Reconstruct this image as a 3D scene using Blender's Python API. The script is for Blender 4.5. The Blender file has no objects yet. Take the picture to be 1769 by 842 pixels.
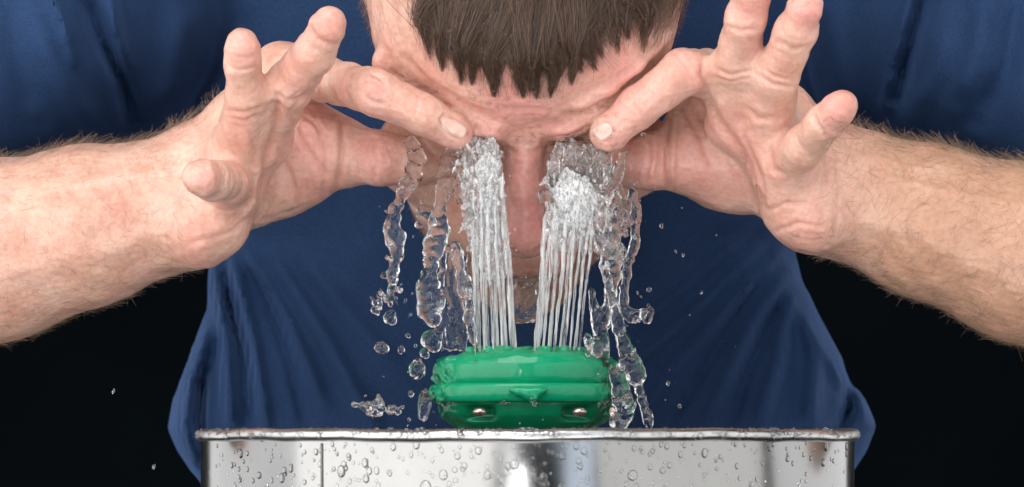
import bpy, math, random
import numpy as np
from mathutils import Vector, Matrix
from mathutils.bvhtree import BVHTree

random.seed(7); RNG = np.random.default_rng(7)
R = math.radians
sc = bpy.context.scene
# ------------------------------------------------------------------ camera
DIST = 1300.0          # camera to the eyewash, mm
MM = 0.26              # mm per photo pixel at the eyewash
HZ = 742.0             # photo row at the height of the lens (level with the rim)
cam_d = bpy.data.cameras.new('camera'); cam = bpy.data.objects.new('camera', cam_d)
sc.collection.objects.link(cam); sc.camera = cam
cam_d.sensor_width = 36.0
cam_d.lens = 36.0 * DIST / (1769 * MM)
cam_d.shift_y = (HZ - 421.0) / 1769.0
cam_d.clip_start = 0.05; cam_d.clip_end = 50
cam.location = (0, -DIST * 0.001, 0); cam.rotation_euler = (R(90), 0, 0)
cam_d.dof.use_dof = True; cam_d.dof.focus_distance = 1.29; cam_d.dof.aperture_fstop = 16

# ------------------------------------------------------------------ render, world, studio lamps
sc.render.engine = 'CYCLES'
cy = sc.cycles
cy.use_denoising = True
try: cy.denoiser = 'OPENIMAGEDENOISE'
except Exception: pass
cy.max_bounces = 12; cy.transmission_bounces = 10; cy.glossy_bounces = 4; cy.diffuse_bounces = 3
cy.transparent_max_bounces = 16
cy.caustics_reflective = True; cy.blur_glossy = 1.0; cy.caustics_refractive = False
cy.sample_clamp_indirect = 6.0
sc.view_settings.view_transform = 'Standard'; sc.view_settings.look = 'None'
sc.view_settings.exposure = 0.1; sc.view_settings.gamma = 1.0
world = bpy.data.worlds.new('World'); sc.world = world; world.use_nodes = True
wb = world.node_tree.nodes['Background']
wb.inputs[0].default_value = (0.6, 0.75, 1.0, 1); wb.inputs[1].default_value = 0.008

def lamp(name, loc, target, sx, sy, watts, color=(1, 1, 1), spread=180):
    d = bpy.data.lights.new(name, 'AREA'); d.shape = 'RECTANGLE'; d.size = sx; d.size_y = sy
    d.energy = watts; d.color = color; d.spread = R(spread)
    o = bpy.data.objects.new(name, d); sc.collection.objects.link(o)
    o.location = loc
    v = Vector(target) - Vector(loc)
    o.rotation_euler = v.to_track_quat('-Z', 'Y').to_euler()
    return o
# two tall softboxes flank the subject, one strip and one added fill stand behind the photographer
lamp('softbox_left', (-0.99, -0.92, 0.28), (0.0, 0.02, 0.08), 1.95, 2.4, 33, (1.0, 0.985, 0.96))
lamp('softbox_right', (1.02, -0.75, 0.2), (0.0, 0.02, 0.05), 1.5, 2.0, 11.5, (1.0, 0.98, 0.96))
lamp('side_panel_left', (-1.3, 0.5, 0.15), (0.0, -0.1, -0.02), 1.6, 1.3, 8, (1.0, 1.0, 1.0))
lamp('side_panel_right', (1.3, 0.62, 0.15), (0.0, -0.1, -0.02), 1.45, 1.3, 7, (1.0, 1.0, 1.0))
lamp('softbox_overhead', (-0.15, -0.75, 1.15), (0.0, 0.05, 0.1), 0.9, 0.7, 9, (1.0, 0.99, 0.97))
lamp('softbox_low', (0.05, -1.15, -0.62), (0.0, 0.0, 0.12), 1.0, 0.45, 5.5, (1.0, 0.985, 0.97))  # unseen lamp added to brighten the downturned face, palms and rim
lamp('strip_light', (-0.19, -1.9, 0.3), (0.0, 0.0, 0.1), 0.10, 1.6, 1.6, (1.0, 1.0, 1.0))
lamp('dim_blue_fill', (0.52, -1.75, 0.2), (0.0, 0.0, 0.1), 0.3, 1.9, 3.0, (0.75, 0.86, 1.0))  # added to give the steel its bluish reflected band
lamp('flash_head', (-0.05, -1.42, 0.14), (0.0, 0.0, 0.06), 0.03, 0.36, 0.7, (1.0, 1.0, 1.0))

# ------------------------------------------------------------------ helpers
def P(px, py, y=0.0):
    """photo position and distance behind the eyewash plane (mm) -> place in the room (mm)"""
    s = (DIST + y) / DIST
    return np.array([(px - 884.5) * MM * s, y, (HZ - py) * MM * s])
def unP(p):
    p = np.asarray(p); s = (DIST + p[..., 1]) / DIST
    return p[..., 0] / (MM * s) + 884.5, HZ - p[..., 2] / (MM * s)
def RPX(r, y=0.0): return r * MM * (DIST + y) / DIST

def smin(a, b, k):
    if k <= 0: return np.minimum(a, b)
    h = np.maximum(k - np.abs(a - b), 0.0) / k
    return np.minimum(a, b) - h * h * (k * 0.25)
def d_cone(p, prm):
    a, b, ra, rb = prm
    ba = b - a; L2 = float(ba @ ba) + 1e-9
    pa = p - a
    t = np.clip((pa @ ba) / L2, 0, 1)
    q = pa - t[:, None] * ba
    return np.sqrt(np.einsum('ij,ij->i', q, q)) - (ra + (rb - ra) * t)
def d_ell(p, prm):
    c, r, M = prm                      # M rows = local axes
    q = (p - c) @ M.T
    k0 = np.sqrt(np.einsum('ij,ij->i', q / r, q / r)) + 1e-6
    k1 = np.sqrt(np.einsum('ij,ij->i', q / (r * r), q / (r * r))) + 1e-9
    return k0 * (k0 - 1) / k1
EYE3 = np.eye(3, dtype=np.float32)
f32 = lambda v: np.asarray(v, dtype=np.float32)
def cone(a, b, ra, rb, k=4.0, sub=False): return (d_cone, (f32(a), f32(b), np.float32(ra), np.float32(rb)), k, sub)
def ell(c, r, M=EYE3, k=4.0, sub=False): return (d_ell, (f32(c), f32(r), f32(M)), k, sub)
def chain(pts, k=4.0, k0=None):
    """pts: (px, py, y, r_px) ... rounded cones joined end to end"""
    out = []
    for i in range(len(pts) - 1):
        (x0, y0, d0, r0), (x1, y1, d1, r1) = pts[i], pts[i + 1]
        out.append(cone(P(x0, y0, d0), P(x1, y1, d1), RPX(r0, d0), RPX(r1, d1), k if (i or k0 is None) else k0))
    return out

def fold(groups, p, keep=None):
    """groups: [(k_group, [prims])]; returns distance"""
    total = None
    n = 0
    for kg, prims in groups:
        g = None
        for fn, prm, k, sub in prims:
            if keep is not None and not keep[n]: n += 1; continue
            n += 1
            d = fn(p, prm)
            if sub: g = -smin(-g, d, k) if g is not None else None
            else: g = d if g is None else smin(g, d, k)
        if g is not None:
            total = g if total is None else smin(total, g, kg)
    if total is None: total = np.full(len(p), 50.0, dtype=np.float32)
    return total

def polygonize(lo, hi, vox, field, prims=None, NB=16, margin=14.0, coarse=None):
    """naive surface nets over the blocks of space that the surface crosses.
    field(points, keep) -> signed distance (mm)."""
    lo = np.asarray(lo, float); hi = np.asarray(hi, float)
    bs = NB * vox
    nb = np.maximum(1, np.ceil((hi - lo) / bs).astype(int))
    gi = np.stack(np.meshgrid(*[np.arange(n) for n in nb], indexing='ij'), -1).reshape(-1, 3)
    cen = (lo + (gi + 0.5) * bs).astype(np.float32)
    rad = bs * 0.5 * math.sqrt(3)
    if prims is not None:
        D = np.stack([fn(cen, prm) for fn, prm, k, sub in prims], 0)
        for i, q in enumerate(prims):                # ellipsoid distances are rough far away: use the bounding ball there
            if q[0] is d_ell: D[i] = np.minimum(D[i], np.maximum(np.linalg.norm(cen - q[1][0], axis=1) - float(np.max(q[1][1])), D[i] * 0.4))
        subs = np.array([s[3] for s in prims])
        dmin = D[~subs].min(0)
        nearsub = (np.abs(D[subs]) < rad + 4).any(0) if subs.any() else np.zeros(len(cen), bool)
        act = (dmin < rad * 1.3 + 8) & ((dmin > -(rad * 1.5 + 3)) | nearsub)
        ks = np.array([max(margin, s[2] * 1.1) for s in prims]); keepall = (D < rad * 1.6 + ks[:, None])
    else:
        c = field(cen, None)
        act = np.abs(c) < rad * 1.25 + margin; keepall = None
    ids = np.nonzero(act)[0]
    ax = np.arange(NB + 1) 
    off = np.stack(np.meshgrid(ax, ax, ax, indexing='ij'), -1).reshape(-1, 3)
    keys, verts, edges = [], [], [[], [], []]
    N1 = NB + 1
    big = (nb * NB + 4).astype(np.int64)
    def key(ijk): return (ijk[:, 0] * big[1] + ijk[:, 1]) * big[2] + ijk[:, 2]
    for b in ids:
        g0 = gi[b] * NB
        pts = (lo + (g0 + off) * vox).astype(np.float32)
        f = field(pts, keepall[:, b] if keepall is not None else None).reshape(N1, N1, N1)
        s = f < 0
        if s.all() or not s.any(): continue
        cs = np.zeros((NB, NB, NB), np.int8)
        for i in (0, 1):
            for j in (0, 1):
                for k in (0, 1): cs += s[i:NB + i, j:NB + j, k:NB + k]
        cell = (cs > 0) & (cs < 8)
        ci = np.argwhere(cell)
        if not len(ci): continue
        acc = np.zeros((len(ci), 3)); cnt = np.zeros(len(ci))
        for a in range(3):
            o1, o2 = [q for q in range(3) if q != a]
            for u in (0, 1):
                for v in (0, 1):
                    q0 = ci.copy(); q0[:, o1] += u; q0[:, o2] += v
                    q1 = q0.copy(); q1[:, a] += 1
                    f0 = f[q0[:, 0], q0[:, 1], q0[:, 2]]; f1 = f[q1[:, 0], q1[:, 1], q1[:, 2]]
                    m = (f0 < 0) != (f1 < 0)
                    t = np.where(m, f0 / np.where(m, f0 - f1, 1), 0)
                    pt = q0.astype(float); pt[:, a] += t
                    acc[m] += pt[m]; cnt[m] += 1
        vv = lo + (g0 + acc / cnt[:, None]) * vox
        keys.append(key((ci + g0).astype(np.int64))); verts.append(vv)
        for a in range(3):                       # grid edges owned by this block
            sl0 = [slice(0, NB)] * 3; sl1 = [slice(0, NB)] * 3; sl1[a] = slice(1, NB + 1)
            e = np.argwhere(s[tuple(sl0)] != s[tuple(sl1)])
            if len(e):
                flip = s[e[:, 0], e[:, 1], e[:, 2]]
                edges[a].append(np.concatenate([e + g0, flip[:, None]], 1))
    if not keys: raise RuntimeError('empty surface')
    K = np.concatenate(keys); V = np.concatenate(verts)
    order = np.argsort(K); Ks = K[order]
    faces = []
    for a in range(3):
        if not edges[a]: continue
        e = np.concatenate(edges[a]).astype(np.int64)
        fl = e[:, 3].astype(bool); e = e[:, :3]
        o1, o2 = (a + 1) % 3, (a + 2) % 3
        quad = []; ok = np.ones(len(e), bool)
        for du, dv in ((0, 0), (-1, 0), (-1, -1), (0, -1)):
            c = e.copy(); c[:, o1] += du; c[:, o2] += dv
            kk = key(c); pos = np.clip(np.searchsorted(Ks, kk), 0, len(Ks) - 1)
            ok &= (Ks[pos] == kk) & (c >= 0).all(1)
            quad.append(order[pos])
        q = np.stack(quad, 1)
        q[~fl] = q[~fl][:, ::-1]
        faces.append(q[ok])
    F = np.concatenate(faces)
    used = np.zeros(len(V), bool); used[F.ravel()] = True
    if not used.all():
        m = np.cumsum(used) - 1; V = V[used]; F = m[F]
    return V, F

def project(V, field, n=2, keep=None, h=0.4):
    """pull the vertices onto the zero surface and return normals"""
    V = V.astype(np.float32)
    for it in range(n):
        d = field(V, keep)
        g = np.stack([field(V + np.eye(3, dtype=np.float32)[a] * h, keep) - d for a in range(3)], 1) / h
        gn = np.linalg.norm(g, axis=1, keepdims=True) + 1e-6
        V = V - np.clip(d, -1.0, 1.0)[:, None] * g / gn
    return V, g / gn

def vertex_normals(V, F):
    n = np.cross(V[F[:, 2]] - V[F[:, 0]], V[F[:, 3]] - V[F[:, 1]])
    N = np.zeros_like(V)
    for c in range(4): 
        for a in range(3): N[:, a] += np.bincount(F[:, c], n[:, a], minlength=len(V))
    return N / (np.linalg.norm(N, axis=1, keepdims=True) + 1e-9)

def mesh_obj(name, V, F, mat=None, parent=None, attrs=None, smooth=True):
    """V in mm"""
    me = bpy.data.meshes.new(name)
    V = np.asarray(V, np.float32) * 0.001
    F = np.asarray(F, np.int32)
    n = F.shape[1]
    me.vertices.add(len(V)); me.vertices.foreach_set('co', V.ravel())
    me.loops.add(F.size); me.loops.foreach_set('vertex_index', F.ravel())
    me.polygons.add(len(F)); me.polygons.foreach_set('loop_start', np.arange(0, F.size, n, dtype=np.int32))
    me.polygons.foreach_set('loop_total', np.full(len(F), n, np.int32))
    me.update(calc_edges=True)
    if smooth: me.polygons.foreach_set('use_smooth', np.ones(len(F), bool))
    for k, v in (attrs or {}).items():
        at = me.attributes.new(k, 'FLOAT', 'POINT'); at.data.foreach_set('value', np.asarray(v, np.float32))
    if mat: me.materials.append(mat)
    o = bpy.data.objects.new(name, me); sc.collection.objects.link(o)
    if parent: o.parent = parent
    return o
def list_obj(name, verts, faces, mat=None, parent=None, smooth=True):
    """mixed polygons, verts in mm"""
    me = bpy.data.meshes.new(name)
    me.from_pydata([tuple(float(c) * 0.001 for c in v) for v in verts], [], faces)
    me.update()
    if smooth: me.polygons.foreach_set('use_smooth', np.ones(len(me.polygons), bool))
    if mat: me.materials.append(mat)
    o = bpy.data.objects.new(name, me); sc.collection.objects.link(o)
    if parent: o.parent = parent
    return o
def strands_obj(name, curves, mat, parent=None):
    """curves: list of (points Nx3 mm, root_radius mm, tip_radius mm)"""
    hc = bpy.data.hair_curves.new(name)
    hc.add_curves([len(c[0]) for c in curves])
    pos = np.concatenate([c[0] for c in curves]).astype(np.float32) * 0.001
    rad = np.concatenate([np.linspace(c[1], c[2], len(c[0])) for c in curves]).astype(np.float32) * 0.001
    hc.attributes['position'].data.foreach_set('vector', pos.ravel())
    a = hc.attributes.get('radius') or hc.attributes.new('radius', 'FLOAT', 'POINT')
    a.data.foreach_set('value', rad)
    hc.materials.append(mat)
    o = bpy.data.objects.new(name, hc); sc.collection.objects.link(o)
    if parent: o.parent = parent
    return o
def tag(o, label=None, cat=None, group=None, kind=None):
    if label: o['label'] = label
    if cat: o['category'] = cat
    if group: o['group'] = group
    if kind: o['kind'] = kind
    return o
def empty(name, loc_mm=(0, 0, 0)):
    o = bpy.data.objects.new(name, None); sc.collection.objects.link(o)
    o.empty_display_size = 0.02; o.location = [c * 0.001 for c in loc_mm]
    return o
def adopt(child, root):
    """parent without moving the child"""
    child.parent = root; child.matrix_parent_inverse = Matrix.Translation(root.location).inverted()
def vnoise(p, seed=0):
    """cheap smooth pseudo-noise, p Nx3 in cycles"""
    rg = np.random.default_rng(seed)
    out = np.zeros(len(p), np.float32)
    for i in range(7):
        d = rg.normal(size=3); d /= np.linalg.norm(d)
        fr = rg.uniform(0.6, 1.9)
        out += np.sin((p @ d.astype(np.float32)) * np.float32(fr * 6.283) + np.float32(rg.uniform(0, 6.28)))
    return out / 3.2

# ------------------------------------------------------------------ materials
def new_mat(name):
    m = bpy.data.materials.new(name); m.use_nodes = True
    nt = m.node_tree; b = nt.nodes['Principled BSDF']
    return m, nt, b
def nd(nt, t, **kw):
    n = nt.nodes.new(t)
    for k, v in kw.items(): setattr(n, k, v)
    return n
def noise(nt, scale, detail=3, rough=0.5, coord='Object', vec=None, dist=0.0):
    n = nd(nt, 'ShaderNodeTexNoise'); n.inputs['Scale'].default_value = scale
    n.inputs['Detail'].default_value = detail; n.inputs['Roughness'].default_value = rough
    n.inputs['Distortion'].default_value = dist
    if vec is None:
        tc = nd(nt, 'ShaderNodeTexCoord'); vec = tc.outputs[coord]
    nt.links.new(vec, n.inputs['Vector'])
    return n
def ramp(nt, fac, stops):
    r = nd(nt, 'ShaderNodeValToRGB')
    while len(r.color_ramp.elements) < len(stops): r.color_ramp.elements.new(0.5)
    for e, (p, c) in zip(r.color_ramp.elements, stops):
        e.position = p; e.color = tuple(c) + (1,) if len(c) == 3 else c
    nt.links.new(fac, r.inputs[0]); return r
def mixc(nt, fac, a, b, mode='MIX'):
    m = nd(nt, 'ShaderNodeMix', data_type='RGBA', blend_type=mode)
    for s, v in ((m.inputs[0], fac), (m.inputs[6], a), (m.inputs[7], b)):
        if hasattr(v, 'links'): nt.links.new(v, s)
        else: s.default_value = v if not isinstance(v, tuple) else (v + (1,) if len(v) == 3 else v)
    return m.outputs[2]
def bump(nt, h, strength, dist, prev=None):
    b = nd(nt, 'ShaderNodeBump'); b.inputs['Strength'].default_value = strength; b.inputs['Distance'].default_value = dist
    nt.links.new(h, b.inputs['Height'])
    if prev is not None: nt.links.new(prev, b.inputs['Normal'])
    return b.outputs[0]
def attr(nt, name):
    a = nd(nt, 'ShaderNodeAttribute', attribute_name=name); return a.outputs['Fac']

def make_skin():
    m, nt, b = new_mat('skin')
    L = nt.links.new
    n1 = noise(nt, 60, 4, 0.6); n2 = noise(nt, 420, 3, 0.6); n3 = noise(nt, 14, 2)
    base = ramp(nt, n1.outputs[0], [(0.3, (0.61, 0.325, 0.245)), (0.5, (0.71, 0.43, 0.34)), (0.72, (0.78, 0.52, 0.425))]).outputs[0]
    c = mixc(nt, attr(nt, 'flush'), base, (0.76, 0.32, 0.29))
    c = mixc(nt, attr(nt, 'tan'), c, (0.54, 0.31, 0.20))
    fr = ramp(nt, n2.outputs[0], [(0.35, (0.86, 0.80, 0.78)), (0.62, (1.06, 1.06, 1.06))]).outputs[0]
    c = mixc(nt, 0.55, c, fr, 'MULTIPLY')
    c = mixc(nt, attr(nt, 'stubble'), c, (0.20, 0.115, 0.075))
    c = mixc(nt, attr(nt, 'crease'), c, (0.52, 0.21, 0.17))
    L(c, b.inputs['Base Color'])
    b.inputs['Subsurface Weight'].default_value = 0.45
    b.inputs['Subsurface Radius'].default_value = (1.0, 0.35, 0.2); b.inputs['Subsurface Scale'].default_value = 0.004
    rr = ramp(nt, n3.outputs[0], [(0.35, (0.33,) * 3), (0.7, (0.46,) * 3)]).outputs[0]
    wet = mixc(nt, attr(nt, 'wet'), rr, (0.22, 0.22, 0.22))
    L(wet, b.inputs['Roughness'])
    b.inputs['Specular IOR Level'].default_value = 0.45
    vo = nd(nt, 'ShaderNodeTexVoronoi'); vo.inputs['Scale'].default_value = 900
    tc = nd(nt, 'ShaderNodeTexCoord'); L(tc.outputs['Object'], vo.inputs['Vector'])
    h1 = bump(nt, vo.outputs['Distance'], 0.25, 0.0003)
    h2 = bump(nt, noise(nt, 260, 4, 0.6).outputs[0], 0.32, 0.0008, h1)
    L(h2, b.inputs['Normal'])
    return m
def make_shirt():
    m, nt, b = new_mat('navy_jersey')
    L = nt.links.new
    n1 = noise(nt, 900, 2, 0.7); n2 = noise(nt, 25, 4, 0.6)
    c = ramp(nt, n1.outputs[0], [(0.3, (0.014, 0.034, 0.088)), (0.7, (0.021, 0.051, 0.128))]).outputs[0]
    c = mixc(nt, 0.5, c, ramp(nt, n2.outputs[0], [(0.3, (0.78, 0.8, 0.85)), (0.7, (1.1, 1.1, 1.1))]).outputs[0], 'MULTIPLY')
    L(c, b.inputs['Base Color'])
    b.inputs['Roughness'].default_value = 0.85; b.inputs['Specular IOR Level'].default_value = 0.15
    b.inputs['Sheen Weight'].default_value = 0.35; b.inputs['Sheen Roughness'].default_value = 0.4
    b.inputs['Sheen Tint'].default_value = (0.25, 0.45, 1.0, 1)
    L(bump(nt, n1.outputs[0], 0.3, 0.0005, bump(nt, n2.outputs[0], 0.3, 0.003)), b.inputs['Normal'])
    return m
def make_water(name='water', white=0.0, clear=0.15, rough=0.01, bmp=0.45, stretch=1.0, contrast=(.3, .56), inner=1.0):
    """glass-clear water; part of it bubbles (white scatter), part a thin film that light runs straight through"""
    m, nt, b = new_mat(name)
    L = nt.links.new
    nt.nodes.remove(b); out = nt.nodes['Material Output']
    g = nd(nt, 'ShaderNodeBsdfGlass'); g.inputs['IOR'].default_value = 1.333; g.inputs['Roughness'].default_value = rough
    g.inputs['Color'].default_value = (0.99, 0.995, 1.0, 1)
    nb = bump(nt, noise(nt, 330, 2, 0.5, dist=0.6).outputs[0], bmp, 0.0015)
    L(nb, g.inputs['Normal'])
    # clear part: straight transmission with the same surface sheen
    t = nd(nt, 'ShaderNodeBsdfTransparent'); gl = nd(nt, 'ShaderNodeBsdfGlossy'); gl.inputs['Roughness'].default_value = 0.03
    fr = nd(nt, 'ShaderNodeFresnel'); fr.inputs['IOR'].default_value = 1.5
    L(nb, gl.inputs['Normal']); L(nb, fr.inputs['Normal'])
    geo = nd(nt, 'ShaderNodeNewGeometry'); inv = nd(nt, 'ShaderNodeMath', operation='SUBTRACT'); inv.inputs[0].default_value = 1.0; bf_ = nd(nt, 'ShaderNodeMath', operation='MULTIPLY'); bf_.inputs[1].default_value = 1.0 - inner; L(geo.outputs['Backfacing'], bf_.inputs[0]); L(bf_.outputs[0], inv.inputs[1])
    fm = nd(nt, 'ShaderNodeMath', operation='MULTIPLY'); L(fr.outputs[0], fm.inputs[0]); L(inv.outputs[0], fm.inputs[1])   # sheen on the outer face only
    tg = nd(nt, 'ShaderNodeMixShader'); L(fm.outputs[0], tg.inputs[0]); L(t.outputs[0], tg.inputs[1]); L(gl.outputs[0], tg.inputs[2])
    mx = nd(nt, 'ShaderNodeMixShader'); mx.inputs[0].default_value = clear
    L(g.outputs[0], mx.inputs[1]); L(tg.outputs[0], mx.inputs[2]); last = mx.outputs[0]
    if white > 0:
        tcw = nd(nt, 'ShaderNodeTexCoord'); mpw = nd(nt, 'ShaderNodeMapping'); mpw.inputs['Scale'].default_value = (1, 1, stretch); L(tcw.outputs['Object'], mpw.inputs['Vector'])
        d = nd(nt, 'ShaderNodeBsdfDiffuse'); d.inputs[0].default_value = (0.90, 0.91, 0.92, 1)
        tr = nd(nt, 'ShaderNodeBsdfTranslucent'); tr.inputs[0].default_value = (0.90, 0.91, 0.92, 1)
        mx0 = nd(nt, 'ShaderNodeMixShader'); mx0.inputs[0].default_value = 0.4
        L(d.outputs[0], mx0.inputs[1]); L(tr.outputs[0], mx0.inputs[2])
        mw = nd(nt, 'ShaderNodeMixShader')
        r = ramp(nt, noise(nt, 700, 3, 0.6, vec=mpw.outputs[0]).outputs[0], [(contrast[0], (0.04,) * 3), (contrast[1], (1,) * 3)])
        mu = nd(nt, 'ShaderNodeMath', operation='MULTIPLY'); mu.inputs[1].default_value = white
        L(r.outputs[0], mu.inputs[0]); L(mu.outputs[0], mw.inputs[0])
        L(last, mw.inputs[1]); L(mx0.outputs[0], mw.inputs[2]); last = mw.outputs[0]
    L(last, out.inputs['Surface'])
    return m
def make_hair(name, c0, c1, rough=0.35):
    m, nt, b = new_mat(name)
    hi = nd(nt, 'ShaderNodeHairInfo')
    c = ramp(nt, hi.outputs['Random'], [(0.0, c0), (1.0, c1)]).outputs[0]
    nt.links.new(c, b.inputs['Base Color'])
    b.inputs['Roughness'].default_value = rough; b.inputs['Specular IOR Level'].default_value = 0.5
    return m
M_SKIN = make_skin(); M_SHIRT = make_shirt()
M_WATER = make_water('clear_water', 0.0, 0.2, bmp=.28); M_BEAD = make_water('water_bead', 0.0, 0.9, bmp=0.08); M_SKINBEAD = make_water('water_bead_on_skin', 0.0, 0.93, bmp=0.05, inner=0.4); M_JET = make_water('jet_water', 0.74, 0.85, stretch=0.05, contrast=(0.42, 0.60), inner=0); M_FOAM = make_water('aerated_water', 0.8, 0.9, stretch=0.45, contrast=(.47, .60), bmp=1.0, inner=.3); M_FROTH = make_water('frothy_water', 0.95, 0.9, stretch=.6, contrast=(.34, .56), bmp=1.0, inner=0)
M_HAIR = make_hair('brown_hair', (0.032, 0.018, 0.012), (0.29, 0.175, 0.12), 0.36)
M_ARMHAIR = make_hair('light_body_hair', (0.16, 0.10, 0.06), (0.42, 0.30, 0.20), 0.4)
M_WETHAIR = make_hair('wet_brown_hair', (0.020, 0.0115, 0.008), (0.175, 0.102, 0.069), 0.3)
M_BEARD = make_hair('beard_hair', (0.07, 0.04, 0.025), (0.26, 0.14, 0.08), 0.4)
# ================================================================== the person
VOX = 0.8
# ---- head frame: pitched forward over the bowl
PITCH = R(45)
HN = P(905, 252, -4)                       # bridge of the nose
HX = np.array([1.0, 0, 0]); HU = np.array([0, -math.sin(PITCH), math.cos(PITCH)]); HF = np.array([0, -math.cos(PITCH), -math.sin(PITCH)])
HM = np.stack([HX, HU, HF])
def H(x, u, f): return HN + HX * x + HU * u + HF * f
head = [
    ell(H(0, 40, -93), (76, 82, 96), HM, 1),                 # skull
    ell(H(0, 34, -40), (66, 46, 42), HM, 14),                # forehead
    ell(H(0, -50, -50), (58, 66, 50), HM, 12),               # lower face
    ell(H(0, -98, -20), (24, 18, 20), HM, 14),               # chin
    ell(H(46, -32, -34), (24, 20, 24), HM, 12), ell(H(-46, -32, -34), (24, 20, 24), HM, 12),
    cone(H(-40, 10, -17), H(-10, 7, -9), 9, 8, 7), cone(H(40, 10, -17), H(10, 7, -9), 9, 8, 7),   # brow
    ell(H(31, -9, -12), (16, 10, 9), HM, 5, True), ell(H(-31, -9, -12), (16, 10, 9), HM, 5, True), # eye sockets
    ell(H(31, -9, -20), (15, 11, 12), HM, 3), ell(H(-31, -9, -20), (15, 11, 12), HM, 3),           # closed lids
    cone(H(0, 2, -9), H(0, -22, 2), 8.4, 8.6, 6), cone(H(0, -22, 2), H(0, -42, 12), 9.0, 9.8, 4),  # nose
    ell(H(0, -43, 13), (12, 10, 9.5), HM, 3),
    ell(H(11.5, -45, 7), (5.5, 7, 8), HM, 2), ell(H(-11.5, -45, 7), (5.5, 7, 8), HM, 2),
    ell(H(4.5, -53, 10), (2.2, 2.2, 4), HM, 1.5, True), ell(H(-4.5, -53, 10), (2.2, 2.2, 4), HM, 1.5, True),
    ell(H(0, -68, -1), (24, 14, 10), HM, 8),                 # muzzle
    ell(H(0, -70, 6), (18, 3.4, 4.5), HM, 2.5), ell(H(0, -78, 5), (16, 4.2, 4.5), HM, 2.5),
    ell(H(0, -74, 10), (18, 0.9, 4), HM, 1.5, True),         # between the lips
]
for sx in (-1, 1):                                            # ears
    head += [ell(H(sx * 75, 25, -132), (5, 27, 16), HM, 5), ell(H(sx * 80, 27, -130), (4, 18, 10), HM, 2, True)]
# folds of brow skin pushed up by the fingers
fold_l = [(668, 108), (700, 150), (750, 186), (800, 208), (850, 222)]
fold_r = [(1178, 70), (1140, 118), (1090, 160), (1035, 196), (975, 228)]
fold_r2 = [(1150, 60), (1100, 110), (1050, 150), (1000, 180)]
hg = [(1, head)]
def surf_y(px, py, groups=None, y0=-140.0):
    y = y0
    for _ in range(60):
        p = P(px, py, y)[None].astype(np.float32)
        d = float(fold(groups or hg, p)[0])
        if d < 0.05: return y
        y += max(d, 0.05) * 0.9
        if y > 150: break
    return None
def surf_chain(line, r, k, sink):
    pts = []
    for (x, y) in line:
        s = surf_y(x, y)
        if s is None: continue
        pts.append((x, y, s + sink, r))
    return chain(pts, k) if len(pts) > 1 else []
folds = surf_chain(fold_l, 25, 5, 1.6) + surf_chain(fold_r, 17, 4, .6) + surf_chain(fold_r2, 12, 4, .9)
head2 = head + folds
# neck and trunk under the shirt
C0 = H(0, -20, -100)
torso = [cone(C0, P(885, 40, 230), 58, 70, 20), cone(P(560, 60, 250), P(1210, 60, 250), 75, 75, 30),
         cone(P(885, 90, 265), P(885, 620, 285), 85, 85, 40)]
hand_l = []
def add(lst, pts, k=4, k0=None):
    if pts[-1][3] < 39 and len(pts) >= 4:           # a finger: taper the tip beyond the pad
        k = 3; pts = [(x, y, d, r - (1 if i == 0 else 2.5)) for i, (x, y, d, r) in enumerate(pts)]
        a, b = np.array(pts[-2], float), np.array(pts[-1], float)
        d = (b - a)[:3] / (np.linalg.norm((b - a)[:3]) + 1e-6)
        pts = list(pts[:-1]) + [(b[0], b[1], b[2], b[3] * .985), (b[0] + d[0] * 9, b[1] + d[1] * 9, b[2] + d[2] * 2.3, b[3] * .76)]
    lst += chain(pts, k, k0)
L_ = hand_l                                                   # his right arm, on the left of the picture
add(L_, [(340, -40, 270, 165), (-420, 480, 60, 135)], 30)     # upper arm
add(L_, [(-420, 480, 60, 138), (-230, 478, 45, 168), (0, 432, 30, 146), (150, 390, 25, 130), (300, 352, 22, 107)], 12)
add(L_, [(300, 352, 22, 105), (350, 300, 20, 84)], 14)        # wrist into the back of the hand
add(L_, [(345, 310, 24, 76), (420, 215, 16, 56), (486, 125, 26, 46)], 10)    # back of the hand
add(L_, [(335, 350, 18, 80), (412, 262, -4, 50)], 10)         # palm pad to ring finger
add(L_, [(350, 340, 18, 62), (452, 246, -4, 46)], 8)
add(L_, [(345, 385, 8, 72), (395, 335, -4, 50)], 10)          # outer edge of the palm
add(L_, [(352, 388, 2, 66), (372, 384, 2, 58)], 8)
add(L_, [(440, 345, 28, 48), (500, 300, 34, 62), (548, 262, 32, 60)], 10)    # thenar side
add(L_, [(500, 180, 38, 38), (548, 230, 36, 42)], 10)
add(L_, [(548, 262, 30, 62), (588, 264, 26, 58), (660, 274, 20, 48), (712, 280, 20, 42), (735, 282, 20, 37)], 6, 12)  # thumb
add(L_, [(490, 122, 26, 45), (560, 136, 2, 40), (648, 160, -28, 42), (732, 199, -26, 36.5), (785, 228, -19, 32)], 5, 8)   # index
add(L_, [(452, 232, -6, 47), (500, 146, -36, 44), (543, 92, -58, 38), (567, 44, -68, 33)], 5, 9)        # middle
add(L_, [(414, 250, -14, 48), (426, 165, -44, 37), (419, 108, -56, 33), (417, 80, -60, 32)], 5, 9)      # ring
add(L_, [(402, 328, -6, 45), (392, 316, -34, 38), (368, 312, -58, 36), (347, 308, -72, 33)], 5, 8)      # little
hand_r = []; R_ = hand_r
add(R_, [(1440, -40, 270, 165), (2230, 560, 60, 135)], 30)
add(R_, [(2230, 560, 60, 138), (2010, 512, 45, 165), (1769, 436, 30, 145), (1600, 381, 25, 123), (1455, 330, 22, 103)], 12)
add(R_, [(1455, 332, 22, 100), (1400, 310, 16, 84)], 14)
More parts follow.
